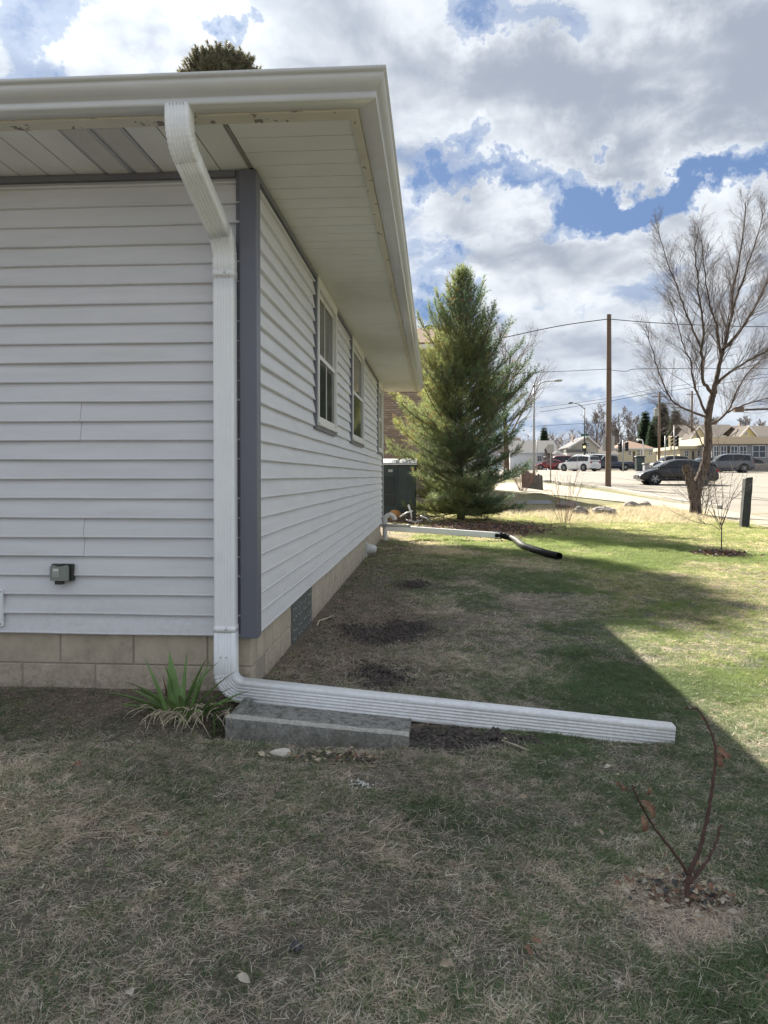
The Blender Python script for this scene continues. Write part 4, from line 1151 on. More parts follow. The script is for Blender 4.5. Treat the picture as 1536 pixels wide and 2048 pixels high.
# needles ------------------------------------------------------------
def needle_cloud(P, D, n, L, w, spread, g, cols):
    """P (m,3) tuft centres, D (m,3) directions -> triangles"""
    m = len(P); P = np.repeat(P, n, 0); D = np.repeat(D, n, 0); C = np.repeat(cols, n, 0)
    d = D + g.normal(0, spread, P.shape); d /= np.linalg.norm(d, axis=1)[:, None]
    ln = L * g.uniform(.7, 1.2, (len(P), 1)); s = np.cross(d, g.normal(0, 1, P.shape)); s /= np.linalg.norm(s, axis=1)[:, None]
    a = P - s * w / 2; b = P + s * w / 2; c = P + d * ln; c[:, 2] -= .08 * ln[:, 0]
    V = np.stack([a, b, c], 1).reshape(-1, 3); T = np.arange(len(V)).reshape(-1, 3)
    C = np.repeat(C * g.uniform(.75, 1.25, (len(C), 1)), 3, 0)
    return V, T, C
def white_pine():
    g = np.random.default_rng(5); Y = 19.6; b = at(921, 1035, Y); z0 = G(b.x, Y)
    H = at(923, 542, Y).z - z0
    root = thing('pine_tree', (b.x, Y, z0), 'bushy long needled pine tree past the far corner of the house', 'tree')
    tr = {0: [], 1: [], 2: []}; tufts = []; tdir = []; tcol = []
    P = [np.array((b.x + .03 * math.sin(i * .9), Y, z0 - .05 + (H + .0) * i / 24)) for i in range(25)]
    tr[0].append((P, [max(.012, .11 * (1 - i / 24) ** .9) for i in range(25)]))
    def axis_pt(z):
        f = (z - z0) / H * 24; i = int(min(f, 23)); return P[i] + (P[i + 1] - P[i]) * (f - i)
    def halfw(t):       # radius against relative height, left and right as in the photo
        return np.interp(t, [0, .06, .14, .25, .42, .52, .62, .75, .88, 1.0], [1.35, 1.80, 1.90, 1.95, 1.90, 1.72, 1.48, 1.10, .52, .05])
    zz = .22
    while zz < H - .12:
        t = zz / H; nb = 10 if t < .7 else (7 if t < .9 else 5); off = g.random() * 6.28
        for k in range(nb):
            az = off + k * 6.283 / nb + g.normal(0, .22); c = np.array((math.cos(az), math.sin(az), 0))
            Rw = halfw(t) * g.uniform(.55, 1.10) * (1.10 if (c[0] < 0 and t < .5) else 1) * (1.08 if c[0] > 0 and .2 < t < .7 else 1)
            if t < .03: Rw *= .8
            rise = np.interp(t, [0, .12, .25, .5, .75, 1], [-.20, .0, .35, .9, 1.8, 3.2]); d = nv(c + np.array((0, 0, rise * .5)))
            n = 9; q = axis_pt(z0 + zz + g.normal(0, .05)); L = [q]; dd = d.copy()
            ln = Rw * math.hypot(1, rise * .35)
            for i in range(n): dd = nv(dd + np.array((0, 0, .035 + .05 * rise)) + g.normal(0, .05, 3)); L.append(L[-1] + dd * ln / n)
            r0 = .007 + .014 * Rw / 1.8
            tr[1].append((L, [r0 * (1 - .75 * i / n) for i in range(n + 1)]))
            shade = g.uniform(.75, 1.2)
            # side shoots
            ns = int(14 + ln * 15) if t < .62 else int(3 + ln * 10)
            for s in range(ns):
                tt = .16 + .84 * (s + g.random()) / ns; f = tt * n; i = min(int(f), n - 1); p = L[i] + (L[i + 1] - L[i]) * (f - i); ax = nv(L[i + 1] - L[i])
                sd_ = nv(np.cross(ax, (0, 0, 1))) * (1 if s % 2 else -1); sd_ = nv(sd_ + g.normal(0, .35, 3)); sl = (.18 + .45 * (1 - tt) * min(1, ln)) * g.uniform(.6, 1.2)
                sdv = nv(ax * .8 + sd_ * .8 + np.array((0, 0, .25))); K = max(2, int(sl / .07)); e = p + sdv * sl + np.array((0, 0, .1 * sl))
                tr[2].append(([p, (p + e) / 2 - np.array((0, 0, .01)), e], [.004, .003, .002]))
                for j in range(K):
                    u = (j + 1) / K
                    if g.random() < .86: tufts.append(p + (e - p) * u); tdir.append(nv(sdv + np.array((0, 0, .2)))); tcol.append(shade * g.uniform(.8, 1.2))
            for i in range(int(n * .25), n + 1): tufts.append(L[i]); tdir.append(dd); tcol.append(shade)
            dd = nv(dd + np.array((0, 0, .7)))
            for j in range(5): tufts.append(L[-1] + dd * .055 * j); tdir.append(dd); tcol.append(shade * 1.15)
        zz += .26 if t < .75 else .30
    for j in range(26):
        z = z0 + H * .80 + H * .2 * j / 25; tufts.append(axis_pt(min(z, z0 + H - .01))); tdir.append(np.array((0, 0, 1.))); tcol.append(1.)
    tufts = np.array(tufts); tdir = np.array(tdir); tcol = np.array(tcol)
    print('pine tufts', len(tufts))
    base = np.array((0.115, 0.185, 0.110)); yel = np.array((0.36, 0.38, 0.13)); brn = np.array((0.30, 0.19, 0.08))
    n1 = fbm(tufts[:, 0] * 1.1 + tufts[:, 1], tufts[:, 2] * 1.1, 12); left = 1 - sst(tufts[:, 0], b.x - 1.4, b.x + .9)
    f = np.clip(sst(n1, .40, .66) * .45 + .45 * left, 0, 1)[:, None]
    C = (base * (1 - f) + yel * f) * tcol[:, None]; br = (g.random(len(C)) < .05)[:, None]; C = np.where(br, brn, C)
    V, T, C2 = needle_cloud(tufts, tdir, 17, .125, .0062, .50, g, C)
    V1, T1 = tubes_np(tr[0], 10); np_mesh('trunk', V1, T1, 'bark', parent=root, nper=4, smooth=True)
    V1, T1 = tubes_np(tr[1], 5); np_mesh('branches', V1, T1, 'bark', parent=root, nper=4, smooth=True)
    V1, T1 = tubes_np(tr[2], 3); tag(np_mesh('twigs', V1, T1, 'twig', parent=root, nper=4), kind='stuff')
    tag(np_mesh('needles', V, T, 'needle', parent=root, col=C2), kind='stuff')
white_pine()

def conifer(px, pyb, pyt, Y, wpx, seed, label, z=None, group=None, ntuft=2600, col=(0.050, 0.075, 0.045), name='fir_tree', shape=1.0):
    g = np.random.default_rng(seed); b = at(px, pyb, Y); z0 = z if z is not None else G(b.x, Y); H = at(px, pyt, Y).z - z0; W = wpx / 1480 * Y / 2
    root = thing(name, (b.x, Y, z0), label, 'tree', group)
    m = MB(); m.tube([(b.x, Y, z0 - .1), (b.x, Y, z0 + H * .98)], [.03 * H, .01], 7); m.build('trunk', 'bark', root)
    t = 1 - np.sqrt(g.random(ntuft)) if shape == 1.0 else g.random(ntuft) ** .9
    lay = np.round(t * 16) / 16; t = np.clip(.10 + .9 * (lay * .75 + t * .25), 0, 1)
    az = g.random(ntuft) * 6.283; lob = .72 + .28 * np.sin(az * 5 + lay * 40) + .2 * (g.random(ntuft) - .5)
    r = W * (1 - t) ** (.85 * shape) * np.sqrt(g.uniform(.25, 1, ntuft)) * lob
    P = np.stack([b.x + r * np.cos(az), Y + r * np.sin(az), z0 + H * t - .12 * r], -1); D = np.stack([np.cos(az), np.sin(az), .25 * np.ones(ntuft)], -1)
    C = np.array(col) * g.uniform(.6, 1.5, (ntuft, 1))
    V, T, C2 = needle_cloud(P, D, 7, H * .075, H * .012, .5, g, C); tag(np_mesh('foliage', V, T, 'needle', parent=root, col=C2), kind='stuff')

def tall_tree():      # evergreen behind the roof; its crown also throws the soft shadow on the lawn
    g = np.random.default_rng(21); c = np.array((-9.55, 33.0, 18.35)); z0 = G(c[0], c[1])
    root = thing('evergreen_tree', (c[0], c[1], z0), 'dark evergreen tree top showing above the roof gutter at the upper left', 'tree')
    m = MB(); m.tube([(c[0], c[1], z0 - .1), (c[0], c[1], 12), (c[0], c[1], c[2])], [.30, .2, .10], 9); m.build('trunk', 'bark', root)
    n = 4200; d = g.normal(0, 1, (n, 3)); d /= np.linalg.norm(d, axis=1)[:, None]; lob = .82 + .30 * fbm(d[:, 0] * 3 + 9, d[:, 1] * 3 + d[:, 2] * 2, 7)
    r = np.cbrt(g.uniform(.12, 1, n)) * lob; ax = np.array((1.72, 1.6, 1.7)); P = c + d * ax * r[:, None]; D = nv_rows(d + np.array((0, 0, .9)))
    C = np.array((0.22, 0.215, 0.15)) * g.uniform(.6, 1.5, (n, 1))
    V, T, C2 = needle_cloud(P, D, 9, .26, .030, .42, g, C)
    n2 = 260; d = g.normal(0, 1, (n2, 3)); d[:, 2] = np.abs(d[:, 2]) * 1.1; d /= np.linalg.norm(d, axis=1)[:, None]; lines = []; PP = []; DD = []
    for q in d:
        dd = nv(q + np.array((0, 0, .8))); a = c + q * ax * .85; L = g.uniform(.25, .7); lines.append(([a, a + dd * L], [.02, .006]))
        for k in range(14): PP.append(a + dd * L * (k + 1) / 14); DD.append(nv(dd + g.normal(0, .5, 3)))
    Vb, Tb, Cb = needle_cloud(np.array(PP), np.array(DD), 6, .20, .035, .5, g, np.array((0.22, 0.21, 0.14)) * np.ones((len(PP), 1)))
    V = np.concatenate([V, Vb]); T = np.concatenate([T, Tb + len(V) - len(Vb)]); C2 = np.concatenate([C2, Cb])
    tag(np_mesh('crown', V, T, 'needle', parent=root, col=C2), kind='stuff')
def nv_rows(a): return a / np.linalg.norm(a, axis=1)[:, None]
tall_tree()

# ------------------------------------------------------------------ small plants of the yard
def young_tree():
    g = np.random.default_rng(31); p = gp(1444, 1115); Y = p.y; z0 = G(p.x, Y)
    root = thing('sapling', (p.x, Y, z0), 'young leafless sapling growing from a small mulch patch in the sunlit lawn', 'tree')
    out = {}
    def L(px, r0, r1, dy=0):
        l = dens_line(at3(px, Y, dy), 4); n = len(l); out.setdefault(0, []).append((l, [r0 + (r1 - r0) * i / (n - 1) for i in range(n)])); return l
    stem = L([(1444, 1118), (1443, 1085), (1443, 1055), (1440, 1045)], .0095, .008)
    arms = [[(1441, 1050), (1430, 1030), (1424, 1010), (1418, 975), (1405, 930), (1398, 900)], [(1442, 1052), (1444, 1020), (1446, 990), (1440, 940), (1436, 880)], [(1443, 1055), (1452, 1030), (1458, 1000), (1462, 965), (1470, 925)],
            [(1442, 1058), (1432, 1040), (1415, 1015), (1400, 985), (1385, 960)], [(1443, 1050), (1456, 1020), (1466, 990), (1482, 960), (1490, 930)], [(1441, 1048), (1436, 1020), (1430, 980), (1426, 930), (1424, 890)],
            [(1440, 1060), (1425, 1050), (1395, 1045), (1370, 1035), (1340, 1020)], [(1444, 1040), (1455, 1010), (1480, 985), (1500, 960)]]
    spec = [dict(n=4, l=.4, a=.6, w=.06), dict(n=4, l=.5, a=.55, w=.07), dict(n=2, l=.5, a=.6, w=.08), dict(n=0, l=.5, a=.6, w=.08)]
    for a in arms:
        l = L(a, .0055, .0016, g.uniform(-.25, .25))
        for k in range(6):
            i = g.integers(4, len(l) - 1); ax = nv(l[i + 1] - l[i]); rnd = nv(np.cross(ax, g.normal(0, 1, 3))); grow(g, l[i], ax * .85 + rnd * .5, g.uniform(.12, .30), .0024, 1, spec, out, up=.08)
    emit_tree(root, out, mtrunk='bark', mtwig='twig', names=('trunk', 'branches', 'twigs'))
young_tree()

def leaf_mesh(mb, c, d, n, L, W, curl=.3, m=0, droop=0.0, notch=False):
    """a single leaf: blade with a fold along the midrib"""
    c = Vector(c); d = Vector(d).normalized(); n = Vector(n); n = (n - d * n.dot(d)).normalized(); s = d.cross(n); vs = []; N = 5
    ws = [.05, .75, 1.0, .70, .04] if not notch else [.08, .9, .55, .95, .05]
    for i in range(N):
        t = i / (N - 1); q = c + d * L * t + n * (curl * L * math.sin(t * 2.6) * .4) - Vector((0, 0, droop * L * t * t))
        w = W * ws[i] / 2; vs += [q - s * w + n * w * .5, q, q + s * w + n * w * .5]
    fs = []
    for i in range(N - 1):
        for k in range(2): fs.append((i * 3 + k, i * 3 + k + 1, i * 3 + k + 4, i * 3 + k + 3))
    mb.add(vs, fs, m)
def seedling():
    g = random.Random(3); Y = SAP.y; b = Vector((SAP.x, SAP.y, G(SAP.x, SAP.y)))
    root = thing('seedling', tuple(b), 'knee high reddish brown seedling with withered leaves standing in leaf litter at lower right', 'plant')
    def stem(px, r0, r1, dy, nm='stem'):
        l = dens_line(at3(px, Y, dy), 6); n = len(l)
        for i in range(n): l[i] = l[i] + np.array((g.uniform(-.002, .002), 0, g.uniform(-.002, .002)))
        rr = [(r0 + (r1 - r0) * i / (n - 1)) * (1.25 if i % 5 == 3 else 1) for i in range(n)]
        m = MB(); m.tube(l, rr, 7); o = m.build(nm, 'sap_bark', root, smooth=True)
        k = MB()
        for i in range(3, n - 1, 4):
            p = Vector(l[i]); a = g.choice((-1, 1)); k.tube([p, p + Vector((a * .009, .002, .010))], [.0022, .0008], 4)
        k.build('bud', 'sap_bark', o); return l
    s1 = stem([(1380, 1815), (1374, 1790), (1375, 1765), (1378, 1745)], .0075, .0068, 0)
    s1 = stem([(1377, 1752), (1388, 1725), (1402, 1690), (1414, 1635), (1424, 1580), (1430, 1530), (1430, 1490), (1420, 1460), (1408, 1435), (1393, 1415)], .0066, .0026, .06)
    s2 = stem([(1374, 1748), (1362, 1725), (1340, 1695), (1315, 1665), (1297, 1635), (1283, 1610), (1272, 1590), (1265, 1570)], .0052, .0024, -.10)
    s3 = stem([(1376, 1770), (1390, 1755), (1405, 1735), (1422, 1710), (1434, 1680), (1441, 1650)], .0054, .0032, .08)
    stem([(1393, 1418), (1380, 1419), (1368, 1418)], .0022, .001, .02, 'twig'); stem([(1265, 1578), (1252, 1580), (1240, 1572)], .0020, .001, -.1, 'twig')
    stem([(1378, 1745), (1400, 1738)], .003, .002, .05, 'twig')
    for px, py, yy, dx, dz, L in [(1433, 1490, .045, .3, -1, .065), (1436, 1505, .05, .1, -1, .06), (1440, 1500, .04, .5, -.8, .05), (1288, 1588, -.08, .3, .9, .045), (1284, 1600, -.08, .7, -.7, .06), (1292, 1612, -.07, .5, -1, .05),
                                (1288, 1632, -.08, -.2, -1, .06), (1284, 1630, -.09, .3, -1, .05), (1240, 1570, -.1, -.5, .5, .028), (1244, 1583, -.1, .2, .8, .028), (1399, 1432, .02, .6, -.5, .02)]:
        m = MB(); leaf_mesh(m, at(px, py, Y + yy), (dx, g.uniform(-.3, .3), dz), (g.uniform(-.5, .5), -1, .2), L * .72, L * .38, 1.2, notch=g.random() < .4); m.build('withered_leaf', 'dead_leaf', root)
seedling()

def daylily():
    g = random.Random(12); c = at(372, 1392, YW - .30); c.z = G(c.x, c.y)
    root = thing('daylily', tuple(c), 'clump of green strap leaves with dead tan leaves at its foot against the block foundation', 'plant')
    def strap(p, az, el, L, W, droop, matn, nm, n=9, tw=0.0):
        m = MB(); vs = []; d = Vector((math.cos(az) * math.cos(el), math.sin(az) * math.cos(el), math.sin(el))); s = Vector((-math.sin(az), math.cos(az), tw)).normalized(); q = Vector(p)
        for i in range(n + 1):
            t = i / n; w = W * min(1, .45 + t * 2.5) * (1 - max(0, (t - .45) / .55)) ** .75 * .5 + .0004; up = d.cross(s).normalized()
            vs += [q - s * w + up * w * .55, q, q + s * w + up * w * .55]
            q = q + d * L / n; d = (d - Vector((0, 0, droop * (t + .2)))).normalized()
            if q.z < c.z + .004: d.z = max(d.z, .0); q.z = c.z + .004
        fs = [(i * 3 + k, i * 3 + k + 1, i * 3 + k + 4, i * 3 + k + 3) for i in range(n) for k in range(2)]
        m.add(vs, fs); m.build(nm, matn, root, smooth=True)
    def leaf_px(px, py, L, W, el, az, droop, mt='lily_green', nm='leaf'):
        p = at(px, py, c.y + g.uniform(-.05, .05)); p.z = G(p.x, p.y); strap(p, az, el, L, W, droop, mt, nm, tw=g.uniform(-.3, .3))
    for px, el, az, L, dr in [(338, 1.45, 3.0, .27, .03), (345, 1.35, 2.0, .25, .05), (366, 1.48, 1.2, .29, .02), (372, 1.35, -.3, .26, .08), (360, 1.2, .2, .24, .10), (380, 1.0, .1, .28, .10), (388, .9, -.2, .26, .14), (352, .9, 3.2, .26, .13),
                              (345, .55, 3.3, .30, .10), (335, .75, 3.0, .20, .12), (390, .65, .3, .24, .10), (395, .8, -.5, .26, .2), (375, .8, -1.0, .26, .22), (358, .9, -1.6, .22, .22), (348, .8, -2.3, .22, .22), (368, 1.1, -1.3, .24, .18),
                              (400, .5, -.3, .18, .1), (362, 1.4, 2.4, .24, .04), (356, 1.3, -2.0, .22, .1), (383, 1.25, .7, .23, .06), (340, 1.1, -2.7, .2, .15), (404, .9, -.8, .2, .2), (330, .35, 3.4, .18, .05), (378, 1.45, .1, .2, .03)]:
        leaf_px(px + g.uniform(-4, 4), 1395, L * g.uniform(1.05, 1.35), g.uniform(.026, .040), el * g.uniform(.80, 1.0), az, dr * .8)
    leaf_px(341, 1392, .20, .018, 1.35, 2.9, .02, 'lily_rust')
    for px, az in [(428, -1.2), (436, -.6), (440, -1.9), (425, -2.6), (445, -.2)]: leaf_px(px, 1405, .15, .014, .8, az, .12)
    m = MB()
    for k in range(85):
        p = Vector(at(g.gauss(372, 34), 1400, c.y + g.uniform(-.08, .05))); p.z = c.z + g.uniform(.02, .06); az = g.uniform(-2.9, -.2); d = Vector((math.cos(az), math.sin(az), g.uniform(.0, .8))).normalized(); pts = [p]; q = p.copy(); L = g.uniform(.06, .20)
        for i in range(5):
            q = q + d * L / 5; d = (d + Vector((g.uniform(-.3, .3), g.uniform(-.3, .3), -.35))).normalized(); zz = G(q.x, q.y) + .006
            if q.z < zz: q.z = zz
            pts.append(q.copy())
        m.tube(pts, [.0022, .0028, .0028, .0022, .0015, .0007], 4)
    tag(m.build('dead_leaves', 'straw', root), kind='stuff')
daylily()

def stone():
    p = gp(560, 1508); m = MB(); z = G(p.x, p.y)
    t = thing('stone', (p.x, p.y, z), 'pale pointed stone lying in the grass in front of the splash block', 'stone')
    m.lathe((p.x - .045, p.y, z + .014), (1, -.12, 0), [(0, .003), (.012, .012), (.03, .019), (.055, .024), (.075, .024), (.088, .018), (.094, .006)], 9)
    o = m.build('rock', 'stone_white', t)
    for v in o.data.vertices: v.co.z *= .85; v.co += Vector([.0035 * (hash_(v.index * 3 + i) - .5) for i in range(3)])
    autosmooth(o, 25)
    m = MB(); m.lathe((p.x + .028, p.y - .020, z + .022), (0, -1, .3), [(0, .006), (.003, .005)], 6); m.build('hole', 'box_dark', t)
def hash_(i): return (math.sin(i * 12.9898) * 43758.5453) % 1.0
stone()
def pebbles():
    m = MB(); g = random.Random(4); p = gp(722, 1573)
    for k in range(46):
        x = p.x + g.gauss(0, .022); y = p.y + g.gauss(0, .018); z = G(x, y) + .006; r = g.uniform(.002, .0048)
        m.lathe((x, y, z), (g.random(), g.random(), 1), [(-r, r * .3), (-r * .3, r), (r * .4, r * .9), (r, r * .25)], 5)
    tag(m.build('pebbles', 'pebble'), 'small heap of white pebbles in the lawn below the splash block', 'pebbles', kind='stuff')
pebbles()
def black_lump():
    p = gp(592, 1893); m = MB(); z = G(p.x, p.y)
    t = thing('soil_clod', (p.x, p.y, z), 'small black clod of soil in the dry grass near the bottom of the photo', 'clod')
    for k in range(26):
        q = Vector((p.x + rng.gauss(0, .011), p.y + rng.gauss(0, .009), z + .004 + rng.random() * .008)); r = rng.uniform(.002, .007)
        m.lathe(q, (rng.random(), rng.random(), 1), [(-r, r * .3), (-r * .3, r), (r * .4, r * .9), (r, r * .25)], 6)
    m.build('clod', 'slot', t)
black_lump()

# single fallen leaves one can point to
LEAVES = [(155, 1546, .055, 'dead_leaf', 'orange brown oak leaf on the lawn left of the daylily clump'),
          (893, 1948, .050, 'tan_leaf', 'broad tan leaf lying near the bottom centre of the lawn'),
          (1058, 1916, .034, 'dead_leaf', 'small reddish brown leaf near the bottom, left of the seedling'),
          (1072, 1898, .030, 'dead_leaf', 'dark curled leaf just above the small reddish brown leaf'),
          (590, 1486, .045, 'tan_leaf', 'pale upright leaf leaning against the front of the splash block'),
          (1170, 1826, .034, 'tan_leaf', 'pale brown leaf left of the litter round the seedling'),
          (1046, 1612, .045, 'tan_leaf', 'flat tan leaf in the green grass below the end of the white extension'),
          (84, 1796, .035, 'pale_leaf', 'torn white leaf scrap at the lower left of the lawn'),
          (487, 1972, .040, 'pale_leaf', 'pale leaf scrap at the bottom left of centre'),
          (262, 2008, .045, 'pale_leaf', 'torn pale leaf at the bottom left edge of the lawn'),
          (1200, 1680, .032, 'tan_leaf', 'narrow brown leaf standing up left of the seedling stems'),
          (1012, 1494, .040, 'tan_leaf', 'curled stick like leaf just under the white extension'),
          (1215, 1545, .034, 'pale_leaf', 'small white leaf to the left of the tall seedling stem')]
for i, (px, py, L, mt, lab) in enumerate(LEAVES):
    p = gp(px, py); z = G(p.x, p.y) + .022; m = MB(); a = rng.uniform(0, 6.28)
    up = (px, py) == (590, 1486)
    leaf_mesh(m, (p.x - L / 2 * math.cos(a), p.y - L / 2 * math.sin(a), z), (math.cos(a), math.sin(a), .2 if not up else 2.5), (rng.uniform(-.3, .3), -.5, 1), L, L * .55, .5, notch=rng.random() < .5)
    o = m.build('fallen_leaf', mt, loc=(p.x, p.y, z)); tag(o, lab, 'leaf')
def litter(name, label, spots, n, mats, seed, lmin=.012, lmax=.035, zoff=.012):
    g = random.Random(seed); m = MB()
    for k in range(n):
        s = g.choice(spots); x = g.gauss(s[0], s[2]); y = g.gauss(s[1], s[3]); z = G(x, y) + zoff * g.uniform(.3, 1.6); a = g.uniform(0, 6.28); L = g.uniform(lmin, lmax)
        if x < XW + .02 and y > YW - .02: continue
        leaf_mesh(m, (x, y, z), (math.cos(a), math.sin(a), g.uniform(-.3, .6)), (g.uniform(-1, 1), g.uniform(-1, 1), 1), L, L * g.uniform(.3, .7), g.uniform(-.8, .8), m=g.randrange(len(mats)))
    o = m.build(name, mats); tag(o, label, 'leaves', kind='stuff'); return o
q1 = gp(1380, 1790); q2_ = gp(1350, 1800)
litter('leaf_litter', 'dry curled leaves heaped round the foot of the reddish seedling', [(q1.x - .02, q1.y + .02, .075, .05), (q2_.x - .02, q2_.y + .03, .06, .04), (q1.x + .05, q1.y - .03, .05, .04)], 280, ['tan_leaf', 'straw', 'pale_leaf', 'dead_leaf', 'wood_old'], 8, .010, .034, .018)
q1 = gp(660, 1520)
litter('leaf_litter', 'brown leaves gathered in front of the splash block', [(q1.x, q1.y, .12, .035), (q1.x + .08, q1.y, .07, .03)], 150, ['tan_leaf', 'dead_leaf', 'straw', 'wood_old'], 9, .012, .036, .020)
litter('leaf_litter', 'scattered leaf scraps over the shaded lawn', [(0.2, 2.6, 1.3, .8), (.3, 5.5, 1.2, 1.6), (-.4, 8, .5, 2), (1.4, 4, .8, 1)], 420, ['tan_leaf', 'pale_leaf', 'straw', 'dead_leaf'], 10, .005, .018, .015)
litter('bark_mulch', 'red brown bark mulch spread round the pine tree', [(MULCH.x - .2, 16.5, .7, 1.2), (MULCH.x + .5, 16.8, .6, 1.0), (MULCH.x, 16.2, .8, 1.2), (MULCH.x, 17.2, .8, .9), (gp(1440, 1110).x, gp(1440, 1110).y, .17, .16)], 2600, ['dead_leaf', 'red_twig', 'wood_old'], 13, .03, .09, .02)
def sticks(name, label, L, matn, cat):
    m = MB()
    for pts, r in L:
        P = [gp(*q) for q in pts]; P = [Vector((p.x, p.y, G(p.x, p.y) + .022)) for p in P]; m.tube(P, [r] * (len(P) - 1) + [r * .4], 5)
    o = m.build(name, matn, loc=tuple(P[0])); tag(o, label, cat)
sticks('stick', 'pale forked stick lying beside the glass block window', [([(634, 1256), (638, 1247), (655, 1240), (668, 1236)], .006)], 'straw', 'stick')
sticks('stick', 'thin dry stick under the middle of the white extension', [([(1003, 1492), (1030, 1500), (1060, 1512)], .004)], 'straw', 'stick')

# long tan blades lying over the near lawn
def long_blades():
    g = random.Random(77); m = MB()
    for k in range(9500):
        y = 1.35 + 4.2 * g.random() ** 1.6; x = g.uniform(-.62 * y - .2, .52 * y + .3)
        if x < XW and y > YW: continue
        w = .62 if x > .3 else 1
        if g.random() > w: continue
        zg = G(x, y); z = zg + g.uniform(.008, .03); a = g.gauss(.5, 1.0); L = g.uniform(.02, .07); p = Vector((x, y, z)); d = Vector((math.cos(a), math.sin(a), g.uniform(-.1, .35))).normalized(); s = Vector((-math.sin(a), math.cos(a), 0)) * g.uniform(.0006, .0011)
        vs = []; c = g.uniform(-.22, .22)
        for i in range(5):
            t = 1 - .8 * i / 4; vs += [p - s * t, p + s * t]; p = p + d * L / 4; d = Matrix.Rotation(c, 3, 'Z') @ d; d.z -= .12; d.normalize()
            zz = zg + .003
            if p.z < zz: p.z = zz
        m.add(vs, [(2 * i, 2 * i + 1, 2 * i + 3, 2 * i + 2) for i in range(4)], g.choice((0, 0, 0, 1)))
    tag(m.build('dead_grass', ['straw', 'pale_leaf']), 'long dead grass blades lying over the near lawn', 'grass', kind='stuff')
long_blades()

def bare_bush(px, pyb, pyt, wpx, Y, n, seed, name, label, mt, cat='shrub', r=.006, lev=2, z=None):
    g = np.random.default_rng(seed); b = at(px, pyb, Y); z0 = z if z is not None else G(b.x, Y); H = at(px, pyt, Y).z - z0; W = wpx / 1480 * Y / 2
    root = thing(name, (b.x, Y, z0), label, cat); out = {}
    spec = [dict(n=4, l=.45, a=.5, w=.05, t0=.3), dict(n=3, l=.5, a=.5, w=.08), dict(n=0, l=.5, a=.5, w=.08)][-(lev + 1):]
    for k in range(n):
        a = g.uniform(0, 6.283); q = np.sqrt(g.random()); d = np.array((math.cos(a) * W * q, math.sin(a) * W * q * .7, H * g.uniform(.65, 1)))
        p = np.array((b.x + math.cos(a) * q * W * .25, Y + math.sin(a) * q * W * .25, z0 - .02)); grow(g, p, nv(d), np.linalg.norm(d), r, 0, spec, out, up=.03)
    lines = [x for v in out.values() for x in v]; V, T = tubes_np(lines, 3); o = np_mesh('stems', V, T, mt, parent=root, nper=4)
    return root
bare_bush(1128, 1044, 935, 105, 18.6, 16, 3, 'shrub', 'leafless twiggy shrub at the edge of the dry grass bank', 'red_twig', r=.006)
bare_bush(1046, 978, 928, 56, 35.6, 60, 4, 'shrub', 'dense red brown shrub in front of the grey picket fence', 'red_twig', r=.0055)
bare_bush(1030, 1022, 985, 80, 24, 60, 6, 'shrub', 'low tangle of dry grey stems right of the pine tree', 'straw', r=.006)
bare_bush(965, 1034, 985, 90, 19.9, 34, 7, 'shrub', 'thin bare stems growing under the right side of the pine tree', 'twig', r=.006)
bare_bush(1404, 1032, 930, 60, 21.2, 10, 9, 'shrub', 'few thin upright shoots beside the trunk of the large bare tree', 'twig', r=.010)
bare_bush(806, 1000, 850, 40, 22.5, 26, 10, 'shrub', 'leafless reddish shrub between the house corner and the pine tree', 'red_twig', r=.006)

def bank():
    g = np.random.default_rng(15); n = 9000
    x = np.concatenate([g.normal(MOUND.x, 2.2, n), g.uniform(3.0, 9.5, n // 2)]); y = np.concatenate([g.normal(22.6, 1.1, n), g.uniform(18.5, 26, n // 2)])
    ok = (x < np.interp(y, [14, 17, 22, 27, 40], [9.2, 7.9, 7.4, 7.0, 5.0])) & (x > 1.7); x, y = x[ok], y[ok]; n = len(x); z = height(x, y)
    P = np.stack([x, y, z], -1); lean = np.stack([g.normal(.5, .8, n), g.normal(-.3, .6, n), g.uniform(.15, 1.0, n)], -1)
    c1 = np.array((.68, .60, .43)); c2 = np.array((.40, .34, .24)); t = g.random((n, 1)); V, T, C = needle_cloud(P, nv_rows(lean), 5, .18, .010, .35, g, c1 * t + c2 * (1 - t))
    o = np_mesh('dry_grass', V, T, 'litter', col=C); tag(o, 'matted straw coloured tall grass on the bank by the street', 'grass', kind='stuff')
    for k, (px, py, r, lab) in enumerate([(1128, 1018, .20, 'grey rock half buried in straw left of the dry grass bank'), (1160, 1026, .16, 'small rock on the bank just right of the twiggy shrub'), (1208, 1026, .26, 'largest flat rock in the middle of the dry grass bank'),
                                          (1262, 1018, .20, 'pale rock on the bank between the utility pole and the bare tree'), (1290, 1016, .15, 'rounded rock on the bank nearest the bare tree'), (1146, 1014, .18, 'dark rock behind the twiggy shrub on the bank')]):
        p = gp(px, py + 6); m = MB(); z = G(p.x, p.y)
        m.lathe((p.x, p.y, z + .05), (.1, .1, 1), [(0, r), (.05, r * 1.08), (.11, r * .9), (.17, r * .5), (.19, r * .1)], 9); o = m.build('rock', 'rock', loc=(p.x, p.y, z))
        for v in o.data.vertices: v.co.x *= 1.3; v.co += Vector([.05 * (hash_(v.index * 3 + i + k * 71) - .5) for i in range(3)])
        tag(o, lab, 'rock')
bank()
